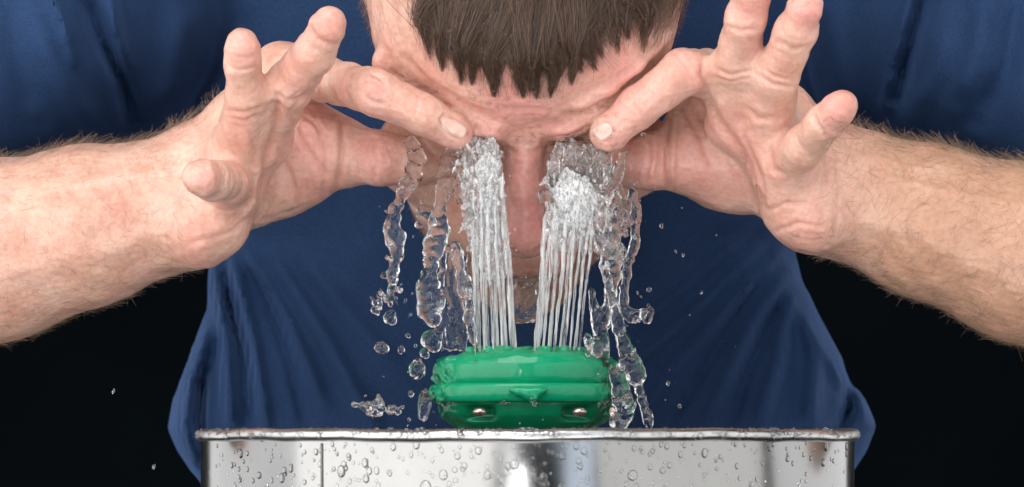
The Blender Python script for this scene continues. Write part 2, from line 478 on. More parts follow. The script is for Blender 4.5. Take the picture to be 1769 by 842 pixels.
add(R_, [(1415, 290, 22, 74), (1345, 205, 12, 56), (1262, 150, 28, 48)], 10)
add(R_, [(1415, 335, 16, 80), (1335, 240, -6, 50)], 10)
add(R_, [(1400, 330, 16, 64), (1285, 215, 0, 48)], 8)
add(R_, [(1410, 368, 6, 66), (1358, 312, -6, 48)], 10)
add(R_, [(1392, 366, 2, 62), (1376, 362, 2, 58)], 8)
add(R_, [(1330, 330, 28, 46), (1262, 290, 34, 70), (1212, 262, 32, 60)], 10)
add(R_, [(1262, 190, 38, 40), (1210, 235, 36, 44)], 10)
add(R_, [(1228, 160, 34, 40), (1196, 212, 34, 42)], 10)
add(R_, [(1215, 268, 30, 64), (1186, 272, 26, 60), (1120, 280, 20, 50), (1080, 288, 20, 38.5)], 6, 12)
add(R_, [(1258, 160, 28, 46), (1222, 128, 8, 42), (1182, 124, -26, 42), (1104, 184, -22, 37), (1052, 230, -18, 34)], 5, 8)
add(R_, [(1266, 205, -2, 50), (1270, 112, -32, 42), (1288, 34, -52, 37), (1300, -14, -60, 35)], 5, 9)
add(R_, [(1324, 222, -10, 48), (1342, 132, -40, 41), (1376, 52, -60, 37), (1391, 14, -68, 33)], 5, 9)
add(R_, [(1358, 296, -8, 46), (1386, 256, -34, 37), (1424, 214, -54, 34), (1450, 187, -64, 31)], 5, 8)
bg = [(1, head2 + torso), (3, hand_l), (3, hand_r)]
allp = head2 + torso + hand_l + hand_r
def body_field(p, keep=None): return fold(bg, p, keep)
bV, bF = polygonize((-480, -110, -20), (500, 400, 330), VOX, body_field, allp)
bN = vertex_normals(bV, bF)
px_, py_ = unP(bV)
# which vertices face the lens first
cell = (np.clip(((px_ + 800) / 10), 0, 399).astype(int), np.clip(((py_ + 800) / 10), 0, 299).astype(int))
zb = np.full((400, 300), 1e9); np.minimum.at(zb, cell, bV[:, 1])
front = (bV[:, 1] < zb[cell] + 5)
def seg_dist(x, y, line):
    best = np.full(len(x), 1e9); 
    for (x0, y0), (x1, y1) in zip(line[:-1], line[1:]):
        dx, dy = x1 - x0, y1 - y0
        t = np.clip(((x - x0) * dx + (y - y0) * dy) / (dx * dx + dy * dy + 1e-9), 0, 1)
        best = np.minimum(best, np.hypot(x - x0 - t * dx, y - y0 - t * dy))
    return best
vf = bV.astype(np.float32)
onface = fold([(1, head2)], vf) < fold([(3, hand_l), (3, hand_r)], vf)
crease = np.zeros(len(bV)); disp = np.zeros(len(bV))
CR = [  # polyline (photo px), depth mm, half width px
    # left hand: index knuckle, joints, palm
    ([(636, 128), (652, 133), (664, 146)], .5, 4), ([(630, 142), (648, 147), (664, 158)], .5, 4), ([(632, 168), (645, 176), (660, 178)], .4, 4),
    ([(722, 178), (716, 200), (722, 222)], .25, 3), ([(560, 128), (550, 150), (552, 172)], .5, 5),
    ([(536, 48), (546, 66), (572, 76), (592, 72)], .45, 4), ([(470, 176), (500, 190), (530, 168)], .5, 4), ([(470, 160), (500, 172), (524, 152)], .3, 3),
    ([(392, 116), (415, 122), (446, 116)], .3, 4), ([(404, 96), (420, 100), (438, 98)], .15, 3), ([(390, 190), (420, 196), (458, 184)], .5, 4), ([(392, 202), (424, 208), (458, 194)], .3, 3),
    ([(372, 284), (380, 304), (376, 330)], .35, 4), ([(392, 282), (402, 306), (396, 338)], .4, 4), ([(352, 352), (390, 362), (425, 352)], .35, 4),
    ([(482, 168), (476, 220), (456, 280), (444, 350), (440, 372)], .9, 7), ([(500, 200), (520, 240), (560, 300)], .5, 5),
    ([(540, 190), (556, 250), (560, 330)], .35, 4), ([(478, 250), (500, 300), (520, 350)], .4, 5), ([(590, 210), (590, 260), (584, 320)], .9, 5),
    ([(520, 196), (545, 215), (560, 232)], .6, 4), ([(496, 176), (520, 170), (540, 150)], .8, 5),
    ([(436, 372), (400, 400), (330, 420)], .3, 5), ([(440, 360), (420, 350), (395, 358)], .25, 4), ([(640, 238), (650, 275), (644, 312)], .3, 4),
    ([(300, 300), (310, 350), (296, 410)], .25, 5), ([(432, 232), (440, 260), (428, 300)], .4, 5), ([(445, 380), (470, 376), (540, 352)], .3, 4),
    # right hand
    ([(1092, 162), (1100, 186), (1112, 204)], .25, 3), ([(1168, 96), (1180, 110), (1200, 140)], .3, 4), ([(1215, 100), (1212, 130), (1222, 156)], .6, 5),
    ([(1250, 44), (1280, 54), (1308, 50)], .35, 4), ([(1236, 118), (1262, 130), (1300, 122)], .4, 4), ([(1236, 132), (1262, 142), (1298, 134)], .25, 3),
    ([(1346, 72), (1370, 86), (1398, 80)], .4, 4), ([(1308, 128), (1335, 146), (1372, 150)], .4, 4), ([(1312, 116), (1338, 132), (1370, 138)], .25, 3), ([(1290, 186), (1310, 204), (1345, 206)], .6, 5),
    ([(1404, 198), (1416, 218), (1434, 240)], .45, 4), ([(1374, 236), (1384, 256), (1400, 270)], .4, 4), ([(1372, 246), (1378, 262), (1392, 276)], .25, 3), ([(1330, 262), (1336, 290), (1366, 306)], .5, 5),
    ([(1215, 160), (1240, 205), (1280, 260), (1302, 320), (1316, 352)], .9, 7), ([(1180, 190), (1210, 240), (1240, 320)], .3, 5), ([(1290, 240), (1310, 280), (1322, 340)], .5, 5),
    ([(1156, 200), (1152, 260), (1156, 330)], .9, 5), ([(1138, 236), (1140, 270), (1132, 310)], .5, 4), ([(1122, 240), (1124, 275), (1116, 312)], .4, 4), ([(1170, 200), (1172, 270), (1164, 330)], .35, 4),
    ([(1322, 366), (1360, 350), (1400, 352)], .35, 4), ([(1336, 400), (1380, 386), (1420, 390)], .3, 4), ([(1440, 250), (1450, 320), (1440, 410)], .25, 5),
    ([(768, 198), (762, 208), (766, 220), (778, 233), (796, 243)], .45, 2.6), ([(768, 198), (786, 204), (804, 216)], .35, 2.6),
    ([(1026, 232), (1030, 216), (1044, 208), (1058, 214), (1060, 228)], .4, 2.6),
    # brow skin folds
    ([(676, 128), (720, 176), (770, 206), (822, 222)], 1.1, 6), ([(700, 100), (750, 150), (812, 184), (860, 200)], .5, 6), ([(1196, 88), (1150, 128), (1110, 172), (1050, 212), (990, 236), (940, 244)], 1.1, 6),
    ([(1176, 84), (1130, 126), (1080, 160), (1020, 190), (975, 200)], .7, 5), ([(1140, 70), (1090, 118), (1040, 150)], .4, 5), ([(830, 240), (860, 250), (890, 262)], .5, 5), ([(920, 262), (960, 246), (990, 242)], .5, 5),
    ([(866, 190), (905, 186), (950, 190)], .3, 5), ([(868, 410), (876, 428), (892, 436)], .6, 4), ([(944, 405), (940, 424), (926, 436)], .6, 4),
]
BROW = False
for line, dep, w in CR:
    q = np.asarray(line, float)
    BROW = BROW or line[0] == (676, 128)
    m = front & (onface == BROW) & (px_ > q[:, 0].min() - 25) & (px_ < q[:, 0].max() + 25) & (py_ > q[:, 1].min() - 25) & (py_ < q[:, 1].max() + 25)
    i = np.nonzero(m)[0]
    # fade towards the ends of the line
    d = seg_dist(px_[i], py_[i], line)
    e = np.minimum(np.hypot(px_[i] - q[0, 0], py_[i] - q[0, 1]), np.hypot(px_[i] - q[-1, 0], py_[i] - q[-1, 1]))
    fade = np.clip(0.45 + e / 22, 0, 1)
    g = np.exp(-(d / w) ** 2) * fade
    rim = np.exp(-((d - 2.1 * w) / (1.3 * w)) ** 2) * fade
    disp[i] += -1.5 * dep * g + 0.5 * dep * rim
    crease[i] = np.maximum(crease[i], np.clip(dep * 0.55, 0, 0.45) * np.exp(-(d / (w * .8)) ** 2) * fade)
# tendons, veins, pads (raised)
for line, h, w in [([(60, 330), (160, 320), (280, 300)], .9, 18), ([(0, 470), (120, 450), (290, 400)], .8, 20), ([(430, 240), (446, 290), (438, 350)], 1.6, 12),
                   ([(1500, 300), (1600, 330), (1769, 360)], 1.2, 16), ([(1470, 380), (1580, 400), (1700, 470)], .8, 18), ([(1480, 270), (1560, 290), (1650, 290)], .8, 12),
                   ([(1296, 220), (1312, 270), (1340, 310)], 1.2, 12), ([(380, 395), (350, 425)], 1.0, 20)]:
    i = np.nonzero(front & (seg_dist(px_, py_, line) < 60))[0]
    disp[i] += h * np.exp(-(seg_dist(px_[i], py_[i], line) / w) ** 2)
disp *= np.clip((-bN[:, 1] - 0.1) / 0.35, 0, 1)
disp += 0.35 * vnoise((bV * 0.055).astype(np.float32), 3) + 0.10 * vnoise((bV * 0.22).astype(np.float32), 4)
bV2 = bV + bN * disp[:, None]
# pigment masks and painted arm shade
def blob(px, py, r, only=None): return np.exp(-(((px_ - px) ** 2 + (py_ - py) ** 2) / r ** 2)) * front
flush = np.zeros(len(bV))
for x, y, r, a in [(568, 40, 34, .55), (418, 80, 34, .4), (345, 308, 30, .55), (1452, 182, 40, .7), (1395, 20, 44, .5), (1300, 0, 44, .5), (652, 152, 28, .45), (795, 232, 34, .35), (1050, 235, 34, .35),
                   (905, 400, 90, .8), (905, 300, 70, .6), (905, 190, 110, .55), (740, 150, 90, .25), (1060, 140, 100, .35), (560, 260, 110, .35), (1235, 270, 90, .4), (660, 280, 90, .45), (1110, 280, 60, .45),
                   (340, 420, 50, .2), (1390, 410, 60, .3), (500, 120, 60, .2), (1180, 110, 60, .3), (800, 380, 60, .3), (1030, 380, 60, .3)]:
    flush = np.maximum(flush, a * blob(x, y, r))
flush = np.clip(flush * 1.1 + 0.14 * vnoise((bV * 0.03).astype(np.float32), 5), 0, 1)
loc = (bV - HN) @ HM.T                                        # head coordinates
onhead = (np.abs(bV[:, 0] - HN[0]) < 95) & (loc[:, 2] > -190) & (px_ > 600) & (px_ < 1215)
stub = np.zeros(len(bV))
jaw = onhead & (bV[:, 2] < HN[2] - 20)
stub = np.where(jaw, np.clip((-loc[:, 1] - 60) / 12, 0, 1) * 0.55, 0) * (np.abs(loc[:, 0]) < 70)
stub = np.where((px_ > 860) & (px_ < 950) & (py_ < 436), 0, stub)
tan = np.clip((px_ - 1430) / 120, 0, 1) * 0.75 + np.where(px_ < 300, 0.12, 0)  # dimmer light on the right arm painted in as browner skin
wet = np.where((px_ > 640) & (px_ < 1130) & (py_ < 600), 0.8, 0.15)
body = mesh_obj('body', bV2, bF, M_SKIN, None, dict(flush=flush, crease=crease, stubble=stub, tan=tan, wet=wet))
person = empty('person', (0, 260, -150))
tag(person, 'man in navy t-shirt bending face down over the bowl, index fingers at his eyelids', 'person')
adopt(body, person)
bvh = BVHTree.FromPolygons([tuple(v) for v in (bV2[::1]).tolist()], bF.tolist())
def hit(px, py, y0=-200.0):
    """first point of the body seen along the line through a photo position (mm), its normal"""
    o = Vector((0, -DIST, 0)); t = Vector(P(px, py, 0)) - o; t.normalize()
    r = bvh.ray_cast(o, t)
    return (np.array(r[0]), np.array(r[1])) if r[0] is not None else (None, None)
# ------------------------------------------------------------------ t-shirt
TAB = np.array([(-330, 560, 1200), (-250, 330, 1440), (-100, 240, 1530), (0, 222, 1545), (100, 228, 1535), (200, 246, 1500), (260, 268, 1470), (330, 310, 1425), (430, 371, 1366), (500, 366, 1386),
                (560, 360, 1418), (620, 345, 1450), (690, 302, 1486), (740, 294, 1505), (780, 312, 1492), (830, 350, 1462), (950, 400, 1420), (1100, 400, 1430), (1800, 390, 1440)], float)
YC = 262.0; SC = (DIST + YC) / DIST
tz = (HZ - TAB[:, 0]) * MM * SC; tl = (TAB[:, 1] - 884.5) * MM * SC; tr = (TAB[:, 2] - 884.5) * MM * SC
o_ = np.argsort(tz); tz, tl, tr = tz[o_], tl[o_], tr[o_]
def shirt_px(p):
    s = (DIST + p[:, 1]) / DIST
    return p[:, 0] / (MM * s) + 884.5, HZ - p[:, 2] / (MM * s)
# folds: (line in photo px, height mm, half width px); negative = valley
FOLDS = [([(372, 455), (392, 600), (398, 745)], 5, 14), ([(400, 440), (440, 600), (462, 745)], 5, 13), ([(425, 430), (500, 560), (560, 700)], 4, 15), ([(470, 440), (560, 580), (650, 740)], 3.5, 16),
         ([(362, 560), (330, 660), (318, 740), (345, 800)], 6, 16), ([(352, 640), (345, 720), (352, 800)], -6, 12), ([(520, 440), (600, 540), (690, 640)], 2.5, 20),
         ([(1350, 432), (1270, 520), (1180, 620), (1090, 740)], 3.6, 13), ([(1360, 470), (1300, 560), (1215, 740)], 3.8, 15), ([(1366, 500), (1345, 620), (1310, 740)], 4, 17),
         ([(1310, 430), (1200, 540), (1080, 640)], 3, 12), ([(1290, 400), (1180, 500), (1060, 590)], 2.5, 12), ([(1380, 520), (1410, 620), (1400, 745)], 4.5, 20), ([(1460, 640), (1470, 700), (1440, 760)], -5, 14), ([(1400, 560), (1450, 650), (1500, 730)], 3.5, 14),
         ([(1330, 450), (1240, 600), (1150, 740)], -2.5, 10), ([(1350, 520), (1290, 640), (1260, 745)], -3, 12), ([(385, 480), (420, 620), (430, 745)], -4, 11), ([(440, 470), (500, 620), (530, 745)], -3, 12),
         ([(85, -20), (110, 40), (128, 105)], 3.5, 9), ([(140, -20), (170, 60), (215, 140), (228, 200)], -6, 16), ([(190, -20), (200, 60), (225, 150)], 3, 12), ([(60, 40), (120, 160), (160, 230)], 2.5, 24), ([(20, -20), (30, 80), (60, 200)], -2, 26),
         ([(1600, -20), (1575, 60), (1548, 160)], -6, 17), ([(1580, -20), (1560, 60), (1530, 180)], 3.5, 11), ([(1760, -10), (1740, 120), (1690, 200)], -3.5, 20), ([(1700, -20), (1690, 80), (1650, 180)], 3, 22), ([(1640, 40), (1620, 120), (1580, 200)], 2, 18),
         ([(1420, -20), (1440, 100), (1460, 220)], 2.5, 30), ([(330, 0), (310, 100), (290, 200)], 2.5, 30), ([(430, 0), (400, 120), (330, 200)], -2, 30), ([(1230, 380), (1300, 380), (1360, 400)], 2.0, 25)]
def sleeve(chn): return [(d_cone, c[1], 26, False) for c in chain(chn)]
sl = sleeve([(330, -60, 270, 205), (180, 40, 190, 190), (60, 60, 150, 190), (-160, 200, 110, 190)]); sr = sleeve([(1450, -60, 270, 205), (1590, 50, 190, 190), (1720, 70, 150, 195), (1930, 210, 110, 190)])
def shirt_field(p, keep=None):
    z = p[:, 2]
    l = np.interp(z, tz, tl); r = np.interp(z, tz, tr)
    w = (r - l) * 0.5; cx = (r + l) * 0.5
    dp = np.interp(z, [-120, 0, 60, 150, 260, 300], [112, 118, 100, 96, 100, 70])
    u = (p[:, 0] - cx) / w; v = (p[:, 1] - YC) / dp
    n = 2.5
    k0 = (np.abs(u) ** n + np.abs(v) ** n) ** (1 / n) + 1e-5
    g = np.sqrt((np.abs(u) ** (n - 1) / w) ** 2 + (np.abs(v) ** (n - 1) / dp) ** 2) / k0 ** (n - 1) + 1e-6
    d = (k0 - 1) / np.maximum(g, 1 / 400.)
    d = np.maximum(d, -250 - z)
    px, py = shirt_px(p)
    fr = np.clip((YC + 10 - p[:, 1]) / 25, 0, 1)
    a = fold([(1, sl)], p); b = fold([(1, sr)], p)
    cut = (p[:, 2] - (122 + 0.25 * (p[:, 0] + 290)))         # hem of the sleeve, left
    a = np.maximum(a, -cut)
    cut = (p[:, 2] - (132 - 0.14 * (p[:, 0] - 210)))
    b = np.maximum(b, -cut)
    d = smin(d, smin(a, b, 1), 12)
    ad = np.zeros(len(p), np.float32)
    for line, h, wd in FOLDS:
        q = np.asarray(line, float)
        m = (px > q[:, 0].min() - 3 * wd) & (px < q[:, 0].max() + 3 * wd) & (py > q[:, 1].min() - 3 * wd) & (py < q[:, 1].max() + 3 * wd)
        if not m.any(): continue
        if q[:, 1].max() > 400: wd = wd * .85
        sd = seg_dist(px[m], py[m], line)
        end = np.hypot(px[m] - q[-1, 0], py[m] - q[-1, 1]); e0 = np.hypot(px[m] - q[0, 0], py[m] - q[0, 1])
        ad[m] += h * np.exp(-(sd / wd) ** 2) * np.clip(np.minimum(end, e0) / 60 + .35, 0, 1)
    d = d - 2.0 * ad * fr
    nz = 2.2 * vnoise(np.stack([p[:, 0] * 0.011, p[:, 1] * 0.008, p[:, 2] * 0.006], 1).astype(np.float32), 11) + 0.6 * vnoise((p * 0.03).astype(np.float32), 12)
    return (d - nz * 0.6).astype(np.float32)
sV, sF = polygonize((-520, 20, -270), (520, 400, 330), 3.0, shirt_field, None, margin=12)
sV, _ = project(sV, shirt_field, 2)
shirt = mesh_obj('t_shirt', sV, sF, M_SHIRT); adopt(shirt, person)
# turned and stitched hems of the two sleeves
def hem_line(pxs, zf, r=1.6):
    pass

# ------------------------------------------------------------------ hair
bodyfront = front
def head_hit(px, py):
    p, n = hit(px, py); return p, n
capg = [ell(H(0, 43, -95), (80, 86, 99), HM, 1)]
def cap_field(p, keep=None):
    d = d_ell(p, capg[0][1])
    q = (p - HN.astype(np.float32)) @ HM.T.astype(np.float32)
    # hairline: keep what lies behind and above it
    line = q[:, 1] - (74 - 0.0006 * 0) + 0.5 * (q[:, 2] + 40)
    side = np.clip(np.abs(q[:, 0]) - 40, 0, None) * 0.3
    cut = -(q[:, 1] * 0.80 - q[:, 2] * 0.60 - 74 - side)
    nz = 0.8 * vnoise((p * 0.04).astype(np.float32), 21)
    return np.maximum(d - nz, cut).astype(np.float32)
cV, cF = polygonize((-110, -120, 60), (120, 220, 330), 2.0, cap_field, None, margin=6)
M_CAP, nt_, b_ = new_mat('hair_mass')
nz_ = noise(nt_, 300, 3, 0.7); nt_.links.new(ramp(nt_, nz_.outputs[0], [(0.3, (0.03, 0.02, 0.015)), (0.7, (0.075, 0.05, 0.037))]).outputs[0], b_.inputs['Base Color'])
b_.inputs['Roughness'].default_value = 0.55
hair = mesh_obj('hair', cV, cF, M_CAP); adopt(hair, person)

def onto(px, py, off):
    p, n = hit(px, py)
    if p is None: return None
    return p + n * off
# wet locks of the fringe: (root px, root py) ... tip, with how many strands
TIPS = [(768, 122, 7), (796, 136, 9), (822, 146, 12), (838, 120, 7), (856, 164, 20), (882, 118, 6), (904, 166, 13), (916, 156, 7), (928, 168, 13), (950, 166, 14), 
        (966, 150, 8), (985, 144, 9), (1003, 134, 11), (1018, 122, 9), (1034, 106, 9), (1056, 100, 6), (1078, 80, 9), (1106, 92, 5), (752, 96, 5), (738, 66, 5), (1120, 60, 5)]
crown_c = H(0, 60, -95)
locks = []; wlocks = []
cache = {}
def hp(px, py):
    k = (round(px / 6), round(py / 6))
    if k not in cache: cache[k] = hit(k[0] * 6, k[1] * 6)
    p, n = cache[k]
    return p, n
def surf_pt(px, py, off):
    p, n = hp(px, py)
    if p is None: return None
    # keep the exact column, borrow depth
    q = P(px, py, p[1]); return q + n * off
def make_path(x0, y0, x1, y1, off0, off1, bend, n=10, wob=0.0, top=0, pw=1.0):
    out = []
    for i in range(n):
        t = i / (n - 1)
        x = x0 + (x1 - x0) * t ** pw + bend * math.sin(t * math.pi) ; y = y0 + (y1 - y0) * t
        off = off0 + (off1 - off0) * t + top * math.sin(t * math.pi)
        p = surf_pt(x, y, off)
        if p is None: continue
        if wob: p = p + RNG.normal(size=3) * wob * t
        out.append(p)
    return np.array(out) if len(out) > 3 else None
for (tx, ty, wgt) in TIPS:
    if abs(tx - 905) > 60: tx += RNG.normal() * 4; ty += RNG.normal() * 8 - 2; wgt *= RNG.uniform(.6, 1.25)
    # each lock gathers from a wide fan at the crown down to one wet tip
    cx0 = 905 + (tx - 905) * 1.0
    spread = 30 + wgt * 2
    nst = int(wgt * 34); wl = RNG.uniform(34, 80); tb = RNG.normal() * 6; lb = RNG.normal() * 20; lx = RNG.normal() * 9
    for s in range(nst):
        a = RNG.normal() 
        x0 = cx0 + a * spread - (tx - 905) * 0.32; y0 = RNG.uniform(-190, -40)
        ln = abs(RNG.normal()) * 7
        tt = abs(RNG.normal()) * 0.5; x1 = tx + RNG.normal() * (1.8 + 5 * tt) + (RNG.normal() * 14 if RNG.random() < .12 else 0); y1 = ty - tt * wl
        lift = RNG.uniform(0.5, 6.0)
        # strands meet late: two-stage path
        x0 += lb * 2; xm = tx + lx + a * (7 + wgt * .55); ym = ty - 62 - RNG.uniform(0, 20); lift = max(.4, 1.0 + 4.5 * math.exp(-a * a) * RNG.uniform(.55, 1))
        pa = make_path(x0, y0, xm, ym, lift, lift * .8 + 1, RNG.normal() * 4, 8)
        pb = make_path(xm, ym, x1, y1, lift * .8 + 1, 1.2 + RNG.uniform(0, 1.6), tb + RNG.normal() * 1.5, 9, pw=.6)
        if pa is None or pb is None: continue
        wlocks.append((np.concatenate([pa, pb[1:]]), 0.10, 0.035))
# body of the fringe: loose strands over the whole front of the scalp
def hem_y(x):
    return np.interp(x, [715, 738, 760, 800, 860, 940, 1000, 1060, 1110, 1150, 1190], [-30, 44, 76, 88, 92, 96, 88, 62, 36, 4, -30])
for s in range(7000):
    x1 = RNG.uniform(722, 1160); hy = hem_y(x1) + (11 * math.sin(x1 * .21) + 8 * math.sin(x1 * .083 + 2)) * np.clip((x1 - 790) / 60, 0, 1)
    stray = RNG.random() < .07
    y1 = hy - abs(RNG.normal()) * 45 + (RNG.uniform(0, 48) if stray else 0)
    x0 = 905 + (x1 - 905) * RNG.uniform(.5, 0.95) + RNG.normal() * 26; y0 = min(y1 - 60, RNG.uniform(-210, -60))
    lift = RNG.uniform(0.3, 5.0)
    p = make_path(x0, y0, x1, y1, lift, lift * .55 + .5, RNG.normal() * 14, 13, 0.2)
    if p is not None: locks.append((p, 0.085, 0.03))
# thin hair at the right temple and short sides
for s in range(420):
    x0 = RNG.uniform(1120, 1180); y0 = RNG.uniform(-70, 0)
    L = RNG.uniform(40, 110)
    p = make_path(x0, y0, x0 - RNG.uniform(10, 46), y0 + L, 2, 1, RNG.normal() * 4, 9, 0.1)
    if p is not None: locks.append((p, 0.07, 0.03))
lk = strands_obj('hair_strand', locks, M_HAIR)
tag(lk, kind='stuff'); lk.parent = hair; lk.matrix_parent_inverse = Matrix.Identity(4)

lk = strands_obj('wet_lock', wlocks, M_WETHAIR); tag(lk, kind='stuff'); lk.parent = hair; lk.matrix_parent_inverse = Matrix.Identity(4)
def fuzz(name, idx, n, length, flow, rad, mat, lean=0.55, curl=0.5, seg=6):
    cs = []
    idx = RNG.choice(idx, n)
    for i in idx:
        p0 = bV2[i]; nn = bN[i]
        fl = flow(p0) + RNG.normal(size=3) * 0.7
        fl = fl / np.linalg.norm(fl)
        fl = fl - nn * (fl @ nn)
        L = RNG.uniform(*length)
        d = nn * (1 - lean) + fl * lean; d /= np.linalg.norm(d)
        side = np.cross(nn, fl) * RNG.normal() * curl
        pts = []; p = p0.copy()
        for k in range(seg):
            pts.append(p.copy())
            t = k / seg
            p = p + (d + side * t * 0.8 + fl * t * 0.6) * (L / seg)
        cs.append((np.array(pts), rad, rad * 0.4))
    o = strands_obj(name, cs, mat); tag(o, kind='stuff'); adopt(o, person); return o
inv = (bV[:, 1] < 110)
armL = np.nonzero(inv & (px_ > -120) & (px_ < 330) & (py_ > 200) & (py_ < 640) & (bV[:, 1] < 80))[0]
armR = np.nonzero(inv & (px_ > 1420) & (px_ < 1900) & (py_ > 200) & (py_ < 720) & (bV[:, 1] < 80))[0]
def edge_pick(ix, e=0):
    w = 1 - np.abs(bN[ix, 1]); up = (bN[ix, 2] > 0.75) if e else (bN[ix, 2] < -0.75)
    return ix[(up & (w > .5))]
fuzz('forearm_hair', edge_pick(armL, 1), 900, (4, 12), lambda p: np.array([0.9, -0.2, -0.1]), 0.04, M_ARMHAIR, 0.7, 1.2)
fuzz('forearm_hair', edge_pick(armL, 0), 480, (3, 8), lambda p: np.array([0.9, -0.2, -0.1]), 0.038, M_ARMHAIR, 0.75, .9)
fuzz('forearm_hair', armL, 2200, (4, 10), lambda p: np.array([0.7, 0, -0.6]), 0.042, M_ARMHAIR, 0.93, .3)
fuzz('forearm_hair', edge_pick(armR, 1), 1300, (4, 12), lambda p: np.array([-0.9, -0.2, -0.2]), 0.05, M_ARMHAIR, 0.66, .9)
fuzz('forearm_hair', edge_pick(armR, 0), 700, (3, 8), lambda p: np.array([-0.9, -0.2, -0.2]), 0.04, M_ARMHAIR, 0.75, .9)
fuzz('forearm_hair', armR, 4200, (4, 11), lambda p: np.array([-0.7, 0, -0.6]), 0.048, M_ARMHAIR, 0.93, .3)
wr = np.nonzero((px_ > 290) & (px_ < 385) & (py_ > 120) & (py_ < 330) & (bN[:, 0] < -0.3) & (bV[:, 1] > 5))[0]
if len(wr): fuzz('wrist_hair', wr, 500, (3, 8), lambda p: np.array([-0.3, 0, 0.9]), 0.045, M_ARMHAIR, 0.6)
bd = np.nonzero(stub > 0.25)[0]
if len(bd): fuzz('beard', bd, 6500, (1.5, 5), lambda p: np.array([0, 0.2, -1.0]), 0.07, M_BEARD, 0.6, .5, 4)
sdl = np.nonzero(onhead & (np.abs(loc[:, 0]) > 60) & (py_ < 130) & (loc[:, 2] < -55) & (loc[:, 2] > -125))[0]
if len(sdl): fuzz('sideburn_hair', sdl, 4200, (3, 8), lambda p: np.array([0, -0.3, -1.0]), 0.06, M_HAIR, 0.6, .4, 4)
brow = np.nonzero(front & onface & (seg_dist(px_, py_, [(950, 248), (985, 244), (1008, 238)]) < 4))[0]
if len(brow): fuzz('eyebrow', brow, 160, (3, 7), lambda p: np.array([np.sign(p[0] - HN[0]), 0, .2]), 0.07, M_HAIR, 0.85, .2, 4)
# ------------------------------------------------------------------ steel bowl
def steel(name, base=0.62, rough=0.16, wet=True):
    m, nt, b = new_mat(name); L = nt.links.new
    b.inputs['Metallic'].default_value = 1.0
    n = noise(nt, 40, 4, 0.6); 
    L(ramp(nt, n.outputs[0], [(0.3, (base * .94,) * 3), (0.7, (base * 1.04, base * 1.04, base * 1.03))]).outputs[0], b.inputs['Base Color'])
    L(ramp(nt, n.outputs[0], [(0.3, (rough * .8,) * 3), (0.7, (rough * 1.3,) * 3)]).outputs[0], b.inputs['Roughness'])
    L(bump(nt, noise(nt, 9, 2, 0.5).outputs[0], 0.12, 0.003), b.inputs['Normal'])
    return m
M_STEEL = steel('brushed_steel', 0.37, 0.15); M_RIM = steel('rim_steel', 0.62, 0.3)
def lathe(profile, n=192, closed=False, ang=None):
    V, F = [], []
    m = len(profile)
    for i in range(n):
        a = 2 * math.pi * i / n
        for r, z in profile: V.append((r * math.cos(a), r * math.sin(a), z))
    for i in range(n):
        j = (i + 1) % n
        for k in range(m - 1 + (1 if closed else 0)):
            k2 = (k + 1) % m
            F.append((i * m + k, j * m + k, j * m + k2, i * m + k2))
    return np.array(V, float), np.array(F)
BX = P(911, 742, 0)[0]; RB = 146.0
bowl = empty('bowl', (BX, 0, -60)); tag(bowl, 'round stainless steel bowl with rolled rim, beaded with water, under the green spray head', 'bowl')
prof = [(RB - 1.9, -2.6), (RB - 0.5, -3.4), (RB, -4.6), (RB - .3, -45), (RB - 1, -62), (RB - 8, -78), (RB - 30, -92), (RB - 80, -102), (16, -106), (16, -104.4),
        (RB - 80, -100.4), (RB - 31, -90.4), (RB - 10, -77), (RB - 3, -62), (RB - 1.9, -45), (RB - 1.8, -8), (RB - 2.3, -4.4)]
V, F = lathe(prof, 256, True); V[:, 0] += BX
shell = mesh_obj('bowl_wall', V, F, M_STEEL); adopt(shell, bowl)
th = np.linspace(0, 2 * math.pi, 17)[:-1]
V, F = lathe([(RB - 0.2 + 2.7 * math.cos(t), -2.4 + 2.6 * math.sin(t)) for t in th], 256, True); V[:, 0] += BX
# hand-rolled: the bead wavers a little
ang = np.arctan2(V[:, 1], V[:, 0] - BX); V[:, 2] += 0.25 * np.sin(ang * 5 + 1) + 0.18 * np.sin(ang * 17) + .1 * np.sin(ang * 41)
rim = mesh_obj('rolled_rim', V, F[:, ::-1], M_RIM); adopt(rim, bowl)
# dark ridge down the wall, put in for a seam of the softbox reflection
def tube(path, rads, ns=10):
    V, F = [], []
    path = np.asarray(path, float)
    up = np.array([0.0, 1.0, 0.0])
    for i, p in enumerate(path):
        t = path[min(i + 1, len(path) - 1)] - path[max(i - 1, 0)]; t /= np.linalg.norm(t) + 1e-9
        a = np.cross(t, up)
        if np.linalg.norm(a) < .1: a = np.cross(t, (1, 0, 0))
        a /= np.linalg.norm(a); b = np.cross(t, a)
        r = rads[i] if hasattr(rads, '__len__') else rads
        for k in range(ns):
            an = 2 * math.pi * k / ns
            V.append(p + (a * math.cos(an) + b * math.sin(an)) * r)
    for i in range(len(path) - 1):
        for k in range(ns):
            k2 = (k + 1) % ns
            F.append((i * ns + k, i * ns + k2, (i + 1) * ns + k2, (i + 1) * ns + k))
    n0 = len(V); V.append(path[0]); V.append(path[-1])
    Ft = [tuple(f) for f in F] + [(k, n0, (k + 1) % ns) for k in range(ns)]
    e = (len(path) - 1) * ns
    Ft += [(e + (k + 1) % ns, n0 + 1, e + k) for k in range(ns)]
    return V, Ft
def wall_pt(px, py, off=0.0):
    """point on the outside of the bowl wall at a photo position"""
    x = None; y = -RB
    for _ in range(12):
        p = P(px, py, y); dx = p[0] - BX
        if abs(dx) >= RB + off - 0.05: return None, None
        y = -math.sqrt((RB + off) ** 2 - dx * dx)
    n = np.array([dx / RB, y / RB, 0])
    return np.array([p[0], y, p[2]]), n
pts = []
